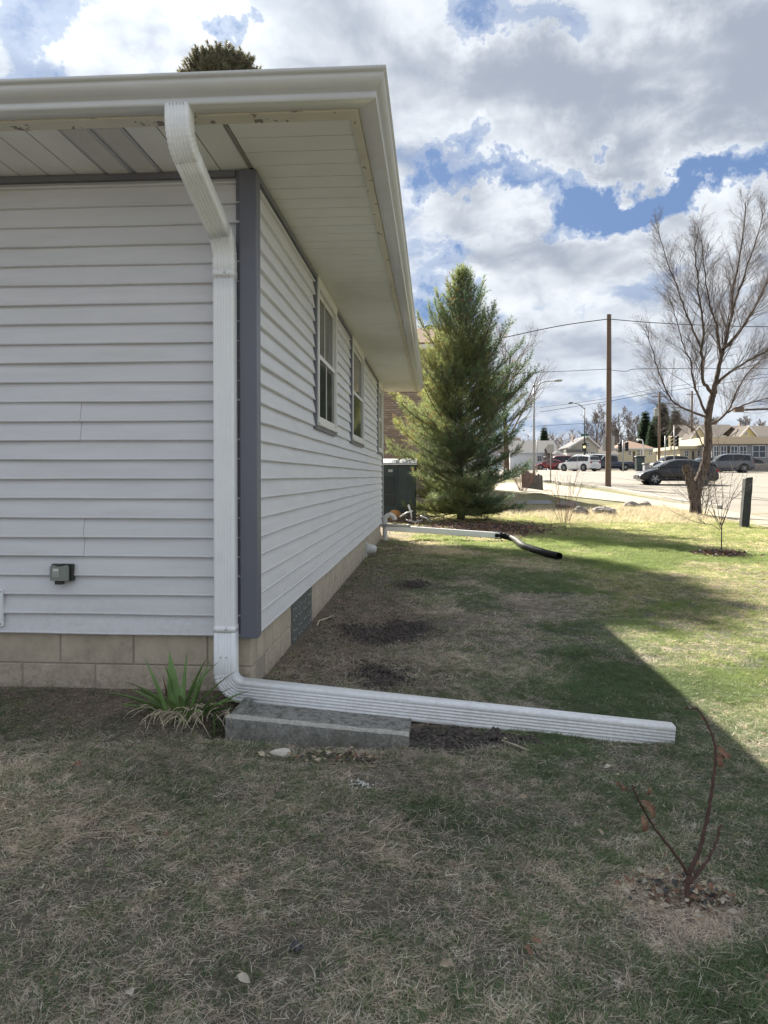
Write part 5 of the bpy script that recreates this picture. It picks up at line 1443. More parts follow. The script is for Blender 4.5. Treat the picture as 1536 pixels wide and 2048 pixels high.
def brush_pile():
    g = random.Random(5); Y = 17.8; c = at(830, 1045, Y); c.z = G(c.x, Y)
    root = thing('brush_pile', tuple(c), 'heap of cut sticks and dark twigs between the house corner and the pine tree', 'brush')
    m = MB()
    for k in range(120):
        p = Vector((c.x + g.gauss(0, .32), Y + g.gauss(0, .25), c.z + g.uniform(.02, .2))); a = g.uniform(0, 6.28); d = Vector((math.cos(a), math.sin(a), g.uniform(-.2, .5))) * g.uniform(.12, .4); m.tube([p - d * .5, p + d * .1 + Vector((0, 0, .02)), p + d * .5], [.008, .007, .003], 4)
    tag(m.build('twigs', 'bark', root), kind='stuff')
    for P in ([(817, 1010), (822, 1025), (824, 1045)], [(840, 1032), (852, 1036), (862, 1044)], [(812, 1040), (830, 1044), (845, 1040)], [(800, 1034), (812, 1026), (826, 1022)]):
        m = MB(); m.tube([at(px, py, Y - .35) for px, py in P], [.022, .020, .013], 7); m.build('pale_stick', 'pvc', root, smooth=True)
    p = at(790, 1032, 18.6); z = G(p.x, p.y)
    t = thing('pumpkin', (p.x, p.y, z), 'faded orange round pot like object on the ground beside the dark green cabinet', 'pot')
    m = MB(); m.lathe((p.x, p.y, z), (0, 0, 1), [(0, .11), (.06, .155), (.14, .165), (.22, .14), (.27, .08), (.28, .02)], 14); autosmooth(m.build('body', 'orange_pot', t), 60)
    m = MB(); m.lathe((p.x, p.y, z + .275), (.2, 0, 1), [(0, .025), (.05, .018)], 7); m.build('stem', 'wood_old', t)
    t['label'] = 'faded orange pumpkin on the ground beside the dark green cabinet'; t['category'] = 'pumpkin'
brush_pile()

def fence():
    p0 = at(1052, 975, 38.5); t = thing('picket_fence', (p0.x, p0.y, G(p0.x, p0.y)), 'weathered grey wooden picket fence end beside the sidewalk', 'fence')
    g = random.Random(8); a = at(1046, 975, 38.5); b = at(1084, 975, 36.0); n = 12
    me = None
    for k in range(n):
        u = k / (n - 1); x = a.x + (b.x - a.x) * u; y = a.y + (b.y - a.y) * u; z = G(x, y); h = .98 - .25 * u + g.uniform(-.09, .09)
        if me is None:
            m = MB(); m.slab([(-.062, 0, 0), (.062, 0, 0), (.062, 0, .92), (.03, 0, 1), (-.03, 0, 1), (-.062, 0, .92)], (0, 1, 0), .022); o = m.build('picket', 'wood_old', t); me = o.data
            for v in me.vertices: v.co += WP[t]
        else: o = link('picket', me, t)
        o.location = Vector((x, y, z)) - WP[t]; o.rotation_euler = (g.uniform(-.04, .04), g.uniform(-.05, .05), .2); o.scale = (1, 1, h)
    m = MB(); m.tube([(a.x, a.y + .04, G(a.x, a.y) + .35), (b.x, b.y + .04, G(b.x, b.y) + .3)], .03, 4); m.build('rail', 'wood_old', t)
fence()
def wood_post():
    p = gp(1488, 1056); Y = p.y; z = G(p.x, Y); zt = at(1492, 955, Y).z; lean = (at(1495, 955, Y).x - at(1487, 1056, Y).x)
    t = thing('wooden_post', (p.x, Y, z), 'short dark square wooden post leaning slightly at the edge of the lawn', 'post')
    m = MB(); w = .085; n = 8; vs = []
    for i in range(n + 1):
        u = i / n; cx = p.x + lean * u; zz = z - .05 + (zt - z + .05) * u
        for dx, dy in ((-w, -w), (w, -w), (w, w), (-w, w)): vs.append((cx + dx + rng.uniform(-.005, .005), Y + dy, zz + (.012 * dx / w if i == n else 0)))
    m.add(vs, [(i * 4 + k, i * 4 + (k + 1) % 4, i * 4 + 4 + (k + 1) % 4, i * 4 + 4 + k) for i in range(n) for k in range(4)] + [(n * 4, n * 4 + 1, n * 4 + 2, n * 4 + 3)])
    o = m.build('shaft', 'post_dark', t); bv = o.modifiers.new('b', 'BEVEL'); bv.width = .012
wood_post()

# ------------------------------------------------------------------ things behind the pine
def cabinet():
    Y = 19.2; a = at(764, 1034, Y); b = at(812, 1034, Y); z0 = G(a.x, Y) - .05; zt = at(780, 922, Y).z; x0, x1 = a.x - .4, b.x + .25
    t = thing('utility_cabinet', ((x0 + x1) / 2, Y, z0), 'dark green metal utility cabinet with a pale top ledge behind the far house corner', 'cabinet')
    m = MB(); m.cbox(x0, x1, Y, Y + .8, z0, zt - .10, .02); m.build('body', 'green_metal', t)
    m = MB(); m.cbox(x0 - .03, x1 + .03, Y - .04, Y + .84, zt - .10, zt - .065, .008); m.build('ledge', 'sign_white', t)
    m = MB(); m.slab([(x0 - .02, Y - .02, zt - .064), (x1 + .02, Y - .02, zt - .064), (x1 + .02, Y + .5, zt + .05), (x0 - .02, Y + .5, zt + .05)], (0, 0, 1), .02); m.build('lid', 'street_grey', t)
    px = lambda q: at(q, 1000, Y - .01).x; pz = lambda q: at(780, q, Y - .01).z
    m = MB(); m.cbox(px(769), px(790), Y - .012, Y + .001, pz(1012), pz(952), .004); m.build('panel', 'green_panel', t)
    m = MB(); m.box(px(769), px(790), Y - .018, Y - .013, pz(990), pz(988)); m.build('panel_rail', 'green_metal', t)
    m = MB(); m.box(px(791.5), px(794), Y - .03, Y - .001, pz(1020), pz(930)); m.build('rib', 'green_metal', t)
    m = MB()
    for k in range(4): m.box(px(777) + k * .028, px(777) + k * .028 + .018, Y - .014, Y - .013, pz(944), pz(939))
    m.build('number_label', 'sign_white', t)
    m = MB()
    for k in range(5): m.box(px(784) + k * .034, px(784) + k * .034 + .022, Y + .1, Y + .104, zt + .0, zt + .0 + .03)
    m.build('lid_lettering', 'sign_white', t)
mat('street_grey', (0.16, 0.18, 0.20), 0.6)
cabinet()
def brick_building():
    Y = 31.0; xl = at(640, 900, Y).x; xr = at(905, 900, Y).x; z0 = G(xl, Y); ze = at(850, 700, Y).z; zr = at(850, 661, Y + 5).z
    t = thing('brick_building', ((xl + xr) / 2, Y, z0), 'tan brick building with a brown shingled roof behind the pine tree', 'building')
    m = MB(); m.box(xl, xr, Y + .02, Y + 10, z0 - .2, ze); m.build('wall', 'brick_mortar', t)
    m = MB(); m.slab([(xl - .5, Y - .45, ze + .12), (xr + .5, Y - .45, ze + .12), (xr + .5, Y + 5, zr), (xl - .5, Y + 5, zr)], (0, 0, 1), .1)
    m.slab([(xl - .5, Y + 10.4, ze + .12), (xl - .5, Y + 5, zr), (xr + .5, Y + 5, zr), (xr + .5, Y + 10.4, ze + .12)], (0, 0, 1), .1); rf = m.build('roof', 'roof_brown', t)
    m = MB(); m.box(xl - .5, xr + .5, Y - .50, Y - .42, ze - .02, ze + .16); m.build('fascia', 'sign_white', t)
    m = MB(); m.box(xl - .48, xr + .48, Y - .41, Y + .02, ze - .01, ze + .01); m.build('soffit', 'sign_white', t)
    m = MB(); p = at(858, 658, Y + 5); m.cbox(p.x - .2, p.x + .2, Y + 4.8, Y + 5.1, zr, zr + .22, .02); m.build('roof_vent', 'dark_metal', rf)
    # shingle courses
    ln = math.hypot(5.45, zr - ze - .12)
    for k in range(22):
        u0 = k / 22; y = Y - .45 + 5.45 * u0; z = ze + .12 + (zr - ze - .12) * u0 + .102; y1 = Y - .45 + 5.45 * (k + 1) / 22; z1 = ze + .12 + (zr - ze - .12) * (k + 1) / 22 + .102
        m = MB(); x0 = at(840, 680, Y).x - .6; m.slab([(x0, y, z + .012), (xr + .5, y, z + .012), (xr + .5, y1, z1), (x0, y1, z1)], (0, 0, 1), .012); m.build('shingle', 'roof_brown', rf)
    # bricks: the zone seen beside the house one by one, the rest joined
    bw, bh, jt = .245, .078, .018
    m = MB(); m.box(-bw / 2, bw / 2, -.03, .03, -bh / 2, bh / 2); me = m.build('brick', 'brick', t); mesh = me.data
    bpy.data.objects.remove(me)
    for v in mesh.vertices: v.co += WP[t]
    mesh2 = mesh.copy(); mesh2.materials[0] = MATS['brick_pale']
    rest = MB(); cnt = 0; rows = int((ze - z0) / (bh + jt)); g = random.Random(6)
    x_a, x_b = at(766, 900, Y).x, at(832, 900, Y).x; za, zb_ = at(800, 905, Y).z, at(800, 780, Y).z
    for r in range(rows):
        z = z0 + (r + .5) * (bh + jt); x = xl + bw / 2 + (r % 2) * (bw + jt) / 2
        while x < xr - bw / 2:
            if x_a - .1 < x < x_b + .3 and za < z < zb_ and cnt < 290:
                o = link('brick', mesh if g.random() < .6 else mesh2, t); o.location = Vector((x, Y + g.uniform(-.004, .004), z)) - WP[t]; cnt += 1
            elif x > x_a - 1.0 and not (x_a - .1 < x < x_b + .3 and za < z < zb_):
                rest.box(x - bw / 2, x + bw / 2, Y - .03, Y + .03, z - bh / 2, z + bh / 2, 0 if g.random() < .6 else 1)
            elif x_a - .1 < x < x_b + .3: rest.box(x - bw / 2, x + bw / 2, Y - .03, Y + .03, z - bh / 2, z + bh / 2, 0)
            x += bw + jt
    tag(rest.build('bricks', ['brick', 'brick_pale'], t), kind='stuff')
brick_building()

# ------------------------------------------------------------------ poles, wires, lamps, signals
def utility_pole():
    Y = 38.0; p = at(1216, 983, Y); z0 = G(p.x, Y); zt = at(1218, 629, Y).z
    t = thing('utility_pole', (p.x, Y, z0), 'tall round wooden utility pole without crossarm on the grass verge', 'pole')
    m = MB(); m.tube([(p.x, Y, z0 - .1), (p.x + .02, Y, (z0 + zt) / 2), (at(1218, 629, Y).x, Y, zt)], [.150, .132, .108], 14); autosmooth(m.build('shaft', 'pole_wood', t), 60)
    m = MB()
    for py in (640, 738): q = at(1220, py, Y - .12); m.lathe(q, (0, -1, 0), [(0, .03), (.05, .045), (.09, .03)], 8)
    m.build('insulator', 'dark_metal', t)
    for i, (x0, x1) in enumerate([(1205, 1213.5), (1220, 1229)]):
        a = at(x0, 873, Y - .02); b = at(x1, 902, Y - .02)
        s = thing('road_sign', ((a.x + b.x) / 2, Y - .02, (a.z + b.z) / 2), ('pale back of a rectangular sign on the left side of the utility pole', 'pale back of a rectangular sign on the right side of the utility pole')[i], 'sign')
        m = MB(); m.cbox(a.x, b.x, Y - .03, Y - .01, b.z, a.z, .004); m.build('plate', 'sign_back', s)
        m = MB(); m.box(min(a.x, p.x), max(b.x, p.x), Y - .009, Y + .02, (a.z + b.z) / 2 - .02, (a.z + b.z) / 2 + .02); m.build('bracket', 'galv', s)
utility_pole()
def wire(px, Ys, r, label):
    P = [at(x, y, Yv) for (x, y), Yv in zip(px, Ys)]; P = dens_line(P, 8); m = MB(); m.tube([Vector(p) for p in P], r, 5)
    o = m.build('overhead_wire', 'wire', loc=tuple(P[0])); tag(o, label, 'wire')
wire([(880, 700), (960, 686), (1050, 666), (1130, 650), (1217, 638)], [38] * 5, .022, 'thick overhead wire from the top of the utility pole sagging left behind the pine')
wire([(1217, 638), (1300, 645), (1400, 650), (1560, 653), (1800, 640)], [38] * 5, .020, 'overhead wire from the top of the utility pole running right through the bare tree')
wire([(940, 751), (1040, 746), (1140, 742), (1217, 738)], [38] * 4, .013, 'thinner middle wire left of the utility pole')
wire([(1217, 739), (1238, 742), (1256, 742), (1275, 738), (1400, 737), (1700, 738)], [38] * 6, .014, 'middle wire right of the utility pole with a small slack dip')
wire([(1080, 824), (1220, 802), (1330, 783), (1600, 745)], [85] * 4, .024, 'upper of two thin distant wires crossing behind the far street lamp')
wire([(1080, 815), (1220, 796), (1330, 775), (1600, 740)], [95] * 4, .020, 'lower thin distant wire pair behind the far street lamp')
wire([(1060, 853), (1150, 848), (1260, 842)], [110] * 3, .026, 'lowest thin wire above the distant rooftops')
bpy.data.objects['overhead_wire.004']['label'] = 'lower of two thin distant wires crossing behind the far street lamp'
bpy.data.objects['overhead_wire.005']['label'] = 'upper of two thin distant wires crossing behind the far street lamp'

def street_lamp(px, pyb, pyt, Y, headpx, label, side, rr=.085, zdrop=0):
    p = at(px, pyb, Y); z0 = G(p.x, Y); top = at(px, pyt, Y)
    t = thing('street_lamp', (p.x, Y, z0), label, 'street lamp')
    m = MB(); m.tube([(p.x, Y, z0), (top.x, Y, top.z)], [rr, rr * .6], 10); m.build('pole', 'galv' if side > 0 else 'dark_metal', t, smooth=True)
    h = at(headpx[0], headpx[1], Y); h2 = at(headpx[2], headpx[3], Y)
    m = MB(); m.tube([Vector((p.x, Y, top.z - .2)), Vector((p.x + (h.x - p.x) * .5, Y, top.z + (h.z - top.z) * .7)), h], [.05, .045, .035], 7); m.build('arm', 'galv' if side > 0 else 'dark_metal', t, smooth=True)
    m = MB(); d = (h2 - h); L = d.length; m.lathe(h, d, [(0, .05), (L * .15, .12), (L * .5, .17), (L * .85, .15), (L, .05)], 10); o = m.build('lamp_head', 'galv' if side > 0 else 'dark_metal', t)
    for v in o.data.vertices: v.co.z = (v.co.z - (h.z - z0)) * .62 + (h.z - z0)
    autosmooth(o, 50)
street_lamp(1068, 940, 768, 62, (1106, 762, 1125, 760), 'tall grey street lamp with its arm pointing right, just right of the pine tree', 1, .11)
street_lamp(1169, 938, 815, 84, (1147, 806, 1136, 806), 'dark street lamp with its arm pointing left, carrying the lit signal', -1, .09)
# arm reaching in from the right
t = thing('street_lamp', (at(1640, 1000, 33).x, 33, G(at(1640, 1000, 33).x, 33)), 'street lamp whose long arm reaches in from the right edge behind the bare tree', 'street lamp')
m = MB(); x_ = at(1640, 1000, 33).x; m.tube([(x_, 33, G(x_, 33)), (x_, 33, at(1640, 812, 33).z)], [.12, .08], 10); m.build('pole', 'dark_metal', t, smooth=True)
m = MB(); m.tube([at(1640, 818, 33), at(1560, 817, 33), at(1484, 820, 33)], [.055, .05, .04], 8); m.build('arm', 'dark_metal', t, smooth=True)
m = MB(); m.cbox(at(1468, 820, 33).x, at(1486, 820, 33).x, 32.85, 33.15, at(1470, 824, 33).z, at(1470, 814, 33).z, .03); m.build('lamp_head', 'pole_wood', t)

def signal(px, pyt, pyb, Y, label, body='dark_metal', lit=None, w=.34, face=-1):
    a = at(px, pyt, Y); b = at(px, pyb, Y); h = a.z - b.z
    t = thing('traffic_signal', (a.x, Y, b.z), label, 'traffic signal')
    m = MB(); m.cbox(a.x - w / 2, a.x + w / 2, Y - .1, Y + .1, b.z, a.z, .03); m.build('housing', body, t)
    for k in range(3):
        z = a.z - h * (k + .5) / 3; r = h / 3 * .36
        m = MB(); m.lathe((a.x, Y - .101, z), (0, -1, 0), [(0, r), (.02, r)], 12); ln = m.build('lens', 'amber_lamp' if lit == k else 'tyre', t)
        m = MB(); m.lathe((a.x, Y - .10, z + r * .25), (0, -1, 0), [(0, r * 1.12), (.001, r * 1.12)], 10)
        v = MB(); n = 8; vs = []
        for i in range(n + 1):
            q = math.pi * i / n
            for y in (Y - .10, Y - .30): vs.append((a.x + math.cos(q) * r * 1.15, y, z + math.sin(q) * r * 1.15))
        v.add(vs, [(2 * i, 2 * i + 1, 2 * i + 3, 2 * i + 2) for i in range(n)]); o = v.build('visor', body, t); s = o.modifiers.new('s', 'SOLIDIFY'); s.thickness = .015
signal(1168, 885, 903, 83.6, 'traffic signal with its amber light lit, on the far dark street lamp', lit=1, w=.45)
signal(1240, 886, 904, 80, 'left one of the two dark traffic signals right of the utility pole', w=.40)
signal(1253, 884, 902, 80.4, 'right one of the two dark traffic signals right of the utility pole', w=.40)
signal(1343, 872, 893, 66, 'tan traffic signal left of the large bare tree', 'signal_tan', w=.42)
signal(1353, 872, 893, 66.4, 'dark traffic signal just behind the tan one', w=.36)
def plain_pole(px, pyb, pyt, Y, r, mt, name, label, cat, arm=None):
    p = at(px, pyb, Y); z0 = G(p.x, Y); zt = at(px, pyt, Y).z
    t = thing(name, (p.x, Y, z0), label, cat); m = MB(); m.tube([(p.x, Y, z0), (p.x, Y, zt)], [r, r * .85], 8); m.build('shaft', mt, t, smooth=True)
    if arm:
        m = MB(); m.box(p.x - arm, p.x + arm, Y - .05, Y + .05, zt - .5, zt - .4); m.build('crossarm', mt, t)
    return t
t = plain_pole(1246, 944, 880, 80.2, .08, 'galv', 'signal_pole', 'pale signal pole carrying the pair of dark signals', 'pole')
t = plain_pole(1348, 944, 850, 66.2, .06, 'galv', 'signal_pole', 'grey signal pole carrying the tan signal', 'pole')
t = plain_pole(1318, 930, 786, 92, .17, 'pole_wood', 'utility_pole', 'distant wooden utility pole with a grey transformer in front of dark firs', 'pole', .9)
m = MB(); q = at(1313, 832, 91.7); m.lathe((q.x, 91.7, q.z), (0, 0, 1), [(0, .28), (.9, .28), (1.0, .12)], 10); m.build('transformer', 'sign_back', t)
plain_pole(1383, 930, 782, 104, .16, 'pole_wood', 'utility_pole', 'distant wooden utility pole seen just left of the large bare tree', 'pole', .8)
plain_pole(1074, 944, 880, 70, .045, 'galv', 'sign_post', 'slim grey post right of the tall street lamp', 'post')
t = plain_pole(1101, 962, 888, 46, .030, 'galv', 'street_sign', 'thin sign post standing at the edge of the sidewalk', 'sign')
q = at(1101, 892, 46); m = MB(); m.box(q.x - .2, q.x + .2, 45.96, 45.98, q.z - .42, q.z + .1); m.build('plate', 'sign_back', t)
t = plain_pole(1330, 940, 872, 74, .06, 'galv', 'sign_post', 'pale bare post left of the tan traffic signal', 'post')
q = at(1170, 870, 83.5); m = MB(); m.box(q.x - .45, q.x + .35, 83.5, 83.54, q.z - .13, q.z + .13); o = m.build('street_name_sign', 'street_green', loc=(q.x, 83.5, q.z)); tag(o, 'small green street name sign above the lit traffic signal', 'sign')
# goose neck parking lamp and drive-through box
q = at(1286, 930, 84); z0 = G(q.x, 84); t = thing('parking_lamp', (q.x, 84, z0), 'white curved neck lamp above the dark green bin', 'lamp'); zt = at(1286, 880, 84).z
m = MB(); m.tube([(q.x, 84, z0), (q.x, 84, zt - .3), (q.x - .1, 84, zt), (q.x - .45, 84, zt + .05)], .07, 8); m.build('neck', 'sign_white', t, smooth=True)
m = MB(); m.lathe((q.x - .45, 84, zt + .08), (-1, 0, -.6), [(0, .08), (.15, .16), (.3, .1)], 8); m.build('shade', 'sign_white', t)
def bin_(pxa, pxb, pyt, pyb, Y, mt, name, label, cat):
    a = at(pxa, pyt, Y); b = at(pxb, pyb, Y); z0 = G(a.x, Y)
    t = thing(name, ((a.x + b.x) / 2, Y, z0), label, cat); m = MB(); m.cbox(a.x + .08, b.x - .08, Y, Y + .8, z0, a.z - .12, .05); m.build('body', mt, t)
    m = MB(); m.cbox(a.x, b.x, Y - .08, Y + .88, a.z - .12, a.z, .04); m.build('lid', mt, t)
bin_(1272, 1291, 912, 938, 82, 'green_metal', 'refuse_bin', 'dark green bin beyond the street, left of the parked black car', 'bin')
bin_(1288, 1300, 926, 938, 80, 'house_grey', 'planter', 'low grey concrete planter right of the dark green bin', 'planter')

# ------------------------------------------------------------------ vehicles
def car(x, y, heading, label, paint, kind='hatch', group=None, L=4.5, Wd=1.82):
    z0 = G(x, y) + .02
    name = {'hatch': 'parked_car', 'suv': 'suv', 'van': 'van', 'pickup': 'pickup_truck'}[kind]
    t = thing(name, (x, y, z0), label, {'hatch': 'car', 'suv': 'car', 'van': 'van', 'pickup': 'truck'}[kind], group, rz=heading)
    # profile (front at +x): x, hood/deck height, roof height (None where no cabin)
    S = {'hatch': dict(b=[(-.5, .62), (-.47, .86), (-.33, .98), (-.1, .95), (.2, .93), (.3, .88), (.44, .72), (.5, .52)], r=[(-.47, .90), (-.36, 1.24), (-.15, 1.43), (.02, 1.43), (.12, 1.33), (.28, .92)]),
         'suv': dict(b=[(-.5, .7), (-.48, 1.0), (-.3, 1.05), (-.1, 1.03), (.2, 1.02), (.3, 1.0), (.46, .88), (.5, .62)], r=[(-.49, 1.05), (-.44, 1.60), (-.2, 1.70), (.02, 1.69), (.12, 1.58), (.25, 1.04)]),
         'van': dict(b=[(-.5, .8), (-.49, 1.05), (-.3, 1.1), (-.1, 1.1), (.25, 1.1), (.38, 1.08), (.47, .9), (.5, .6)], r=[(-.495, 1.1), (-.48, 1.9), (-.2, 2.0), (.15, 1.98), (.24, 1.85), (.38, 1.12)]),
         'pickup': dict(b=[(-.5, .75), (-.495, 1.05), (-.3, 1.08), (-.1, 1.08), (.2, 1.10), (.28, 1.12), (.47, 1.02), (.5, .7)], r=[(-.15, 1.1), (-.13, 1.72), (-.05, 1.82), (.08, 1.82), (.15, 1.7), (.25, 1.14)])}[kind]
    W2 = Wd / 2
    def lx(p): return Vector((x, y, z0)) + Vector(p)     # built around the root, rotated with it
    xs = sorted(set([q[0] for q in S['b']] + [-.42, -.2, 0, .1, .38, .48])); bx = [q[0] for q in S['b']]; bz = [q[1] for q in S['b']]
    m = MB(); rows = []
    for s in xs:
        zt = float(np.interp(s, bx, bz)); e = abs(s) * 2; wv = W2 * (1 - .10 * max(0, (e - .75) / .25) ** 1.6); zb0 = .20 + (.10 if e > .94 else 0)
        rows.append([(s * L, -wv * .90, zb0), (s * L, -wv, .38), (s * L, -wv, zt - .18), (s * L, -wv * .965, zt - .03), (s * L, -wv * .80, zt), (s * L, 0, zt + .02), (s * L, wv * .80, zt), (s * L, wv * .965, zt - .03), (s * L, wv, zt - .18), (s * L, wv, .38), (s * L, wv * .90, zb0)])
    n = len(rows[0]); vs = [lx(p) for r_ in rows for p in r_]
    fs = [(i * n + k, i * n + k + 1, (i + 1) * n + k + 1, (i + 1) * n + k) for i in range(len(rows) - 1) for k in range(n - 1)] + [(i * n + n - 1, i * n, (i + 1) * n, (i + 1) * n + n - 1) for i in range(len(rows) - 1)]
    fs += [tuple(range(n)), tuple(range(len(rows) * n - 1, (len(rows) - 1) * n - 1, -1))]
    m.add(vs, fs); o = m.build('body', paint, t); autosmooth(o, 40)
    rx = [q[0] for q in S['r']]; rz_ = [q[1] for q in S['r']]
    # roof skin and pillars
    def cab(s): zt = float(np.interp(s, rx, rz_)); zbt = float(np.interp(s, bx, bz)) - .02; f = min(1, max(0, (zt - zbt) / .55)); return zt, zbt, W2 * (.95 - .17 * f)
    m = MB(); rows = []
    ss_ = sorted(rx + [(rx[1] + rx[2]) / 2, (rx[3] + rx[4]) / 2])
    for s in ss_:
        zt, zbt, wt = cab(s); rows.append([(s * L, -W2 * .95, zbt), (s * L, -wt, max(zbt, zt - .05)), (s * L, -wt * .82, zt), (s * L, 0, zt + .02), (s * L, wt * .82, zt), (s * L, wt, max(zbt, zt - .05)), (s * L, W2 * .95, zbt)])
    n = 7; vs = [lx(p) for r_ in rows for p in r_]; fs = [(i * n + k, i * n + k + 1, (i + 1) * n + k + 1, (i + 1) * n + k) for i in range(len(rows) - 1) for k in range(n - 1)]
    m.add(vs, fs); o = m.build('roof', paint, t); autosmooth(o, 40)
    # glass: side windows, windscreen, rear window
    def side_glass(s0, s1, sgn):
        P = []; ns = 7
        for i in range(ns): s = s0 + (s1 - s0) * i / (ns - 1); zt, zbt, wt = cab(s); P.append((s * L, sgn * (wt + .012 + .01), max(zbt + .07, zt - .09)))
        Q = [(p[0], sgn * (W2 * .95 + .010), float(np.interp(p[0] / L, bx, bz)) + .03) for p in P]
        g = MB(); vs = [lx(p) for p in P + Q]; g.add(vs, [(i, i + 1, ns + i + 1, ns + i) for i in range(ns - 1)]); g.build('window', 'car_glass', t)
    a0, a1 = rx[1] * .9 + rx[2] * .1, rx[-1] * .8 + rx[-2] * .2; mid_ = (a0 + a1) / 2
    for sgn in (-1, 1): side_glass(a0, mid_ - .006, sgn); side_glass(mid_ + .006, a1, sgn)
    def cross_glass(sa, sb, nm, off):
        za, ba, wa = cab(sa); zb2, bb, wb = cab(sb); g = MB()
        g.add([lx((sa * L + off, -wa * .82, za - .02)), lx((sa * L + off, wa * .82, za - .02)), lx((sb * L + off, W2 * .86, zb2 + .03)), lx((sb * L + off, -W2 * .86, zb2 + .03))], [(0, 1, 2, 3)]); g.build(nm, 'car_glass', t)
    cross_glass(rx[-2], rx[-1] * .93 + rx[-2] * .07, 'windscreen', .03); cross_glass(rx[1], rx[0] * .8 + rx[1] * .2, 'rear_window', -.03)
    rw = .33 if kind in ('hatch',) else .37
    for sx in (-.30, .31):
        for sgn in (-1, 1):
            c = lx((sx * L, sgn * (W2 - .10), rw)); ax = (0, sgn, 0)
            g = MB(); g.lathe(lx((sx * L, sgn * (W2 - .02), rw + .02)), ax, [(0, rw + .06), (.025, rw + .06)], 20); g.build('wheel_arch', 'tyre', t)
            g = MB(); g.lathe(c, ax, [(-.12, rw * .9), (-.1, rw), (.11, rw), (.14, rw * .93), (.14, rw * .70), (.12, rw * .68)], 20); w = g.build('wheel', 'tyre', t)
            g = MB(); g.lathe(c + Vector((0, sgn * .125, 0)), ax, [(0, .06), (.022, .05)], 8)
            for k in range(5):
                q = k * 6.283 / 5 + .3; d = Vector((math.cos(q), 0, math.sin(q))); pr = Vector((-math.sin(q), 0, math.cos(q))); b0 = c + Vector((0, sgn * .125, 0))
                for sp in (-.09, .09): g.slab([b0 + d * .04 + pr * (sp * .3 - .012), b0 + d * .04 + pr * (sp * .3 + .012), b0 + d * rw * .68 + pr * (sp + .014), b0 + d * rw * .68 + pr * (sp - .014)], (0, sgn, 0), .015)
            g.build('rim', 'rim', w)
    hz = float(np.interp(.46, bx, bz))
    for sgn in (-1, 1):
        g = MB(); g.cbox(*(lambda a: (a.x - .05, a.x + .16, a.y - .16, a.y + .16))(lx((.455 * L, sgn * W2 * .72, 0))), z0 + hz - .20, z0 + hz - .06, .02); g.build('headlight', 'head_clear', t)
        g = MB(); g.cbox(*(lambda a: (a.x - .06, a.x + .10, a.y - .13, a.y + .13))(lx((-.485 * L, sgn * W2 * .78, 0))), z0 + bz[1] - .16, z0 + bz[1] + .0, .02); g.build('tail_light', 'tail_red', t)
        g = MB(); a = lx(((rx[-1] - .035) * L, sgn * (W2 + .07), 0)); g.cbox(a.x - .05, a.x + .07, a.y - .09, a.y + .07, z0 + bz[4] - .0, z0 + bz[4] + .13, .02); g.build('mirror', paint, t)
    g = MB(); a = lx((-.505 * L, 0, 0)); g.box(a.x - .012, a.x + .01, a.y - .22, a.y + .22, z0 + .62, z0 + .74); g.build('number_plate', 'sign_white', t)
    g = MB(); a = lx((.500 * L, 0, 0)); g.cbox(a.x - .03, a.x + .03, a.y - .5, a.y + .5, z0 + .34, z0 + .55, .02); g.build('grille', 'tyre', t)
    return t
c0 = at(1350, 970, 43.5); car(c0.x, 43.5, R(178), 'glossy black hatchback on the street behind the large bare tree', 'car_black', 'hatch', L=4.3)
c0 = at(1150, 940, 84.5); car(c0.x, 82, R(128), 'white suv seen from behind, left of the utility pole', 'car_white', 'suv', L=4.5)
c0 = at(1163, 935, 95); car(c0.x, 93, R(172), 'white van behind the white suv', 'car_white', 'van', L=5.2)
c0 = at(1212, 935, 92); car(c0.x, 90, R(176), 'dark blue pickup truck partly hidden by the utility pole', 'car_blue', 'pickup', L=5.4, Wd=1.95)
c0 = at(1094, 935, 104); car(c0.x, 102, R(175), 'leftmost dark red car beyond the street', 'car_red', 'hatch', L=3.9)
c0 = at(1120, 935, 106); car(c0.x, 105, R(178), 'red van between the leftmost red car and the white suv', 'car_red', 'van', L=4.4)
c0 = at(1326, 935, 88); car(c0.x, 86, R(184), 'small black suv parked in front of the cream building', 'car_black', 'suv', L=4.2)
c0 = at(1452, 945, 70); car(c0.x, 70, R(170), 'grey suv with a red tail light parked right of the large bare tree', 'car_grey', 'suv', L=4.5)
c0 = at(1424, 945, 72); car(c0.x + .3, 75, R(184), 'silver grey hatchback directly behind the large bare tree', 'car_grey', 'hatch', L=4.3)
c0 = at(1478, 945, 78); car(c0.x + .6, 79, R(176), 'dark hatchback parked behind the grey suv at the right', 'car_black', 'hatch', L=4.2)

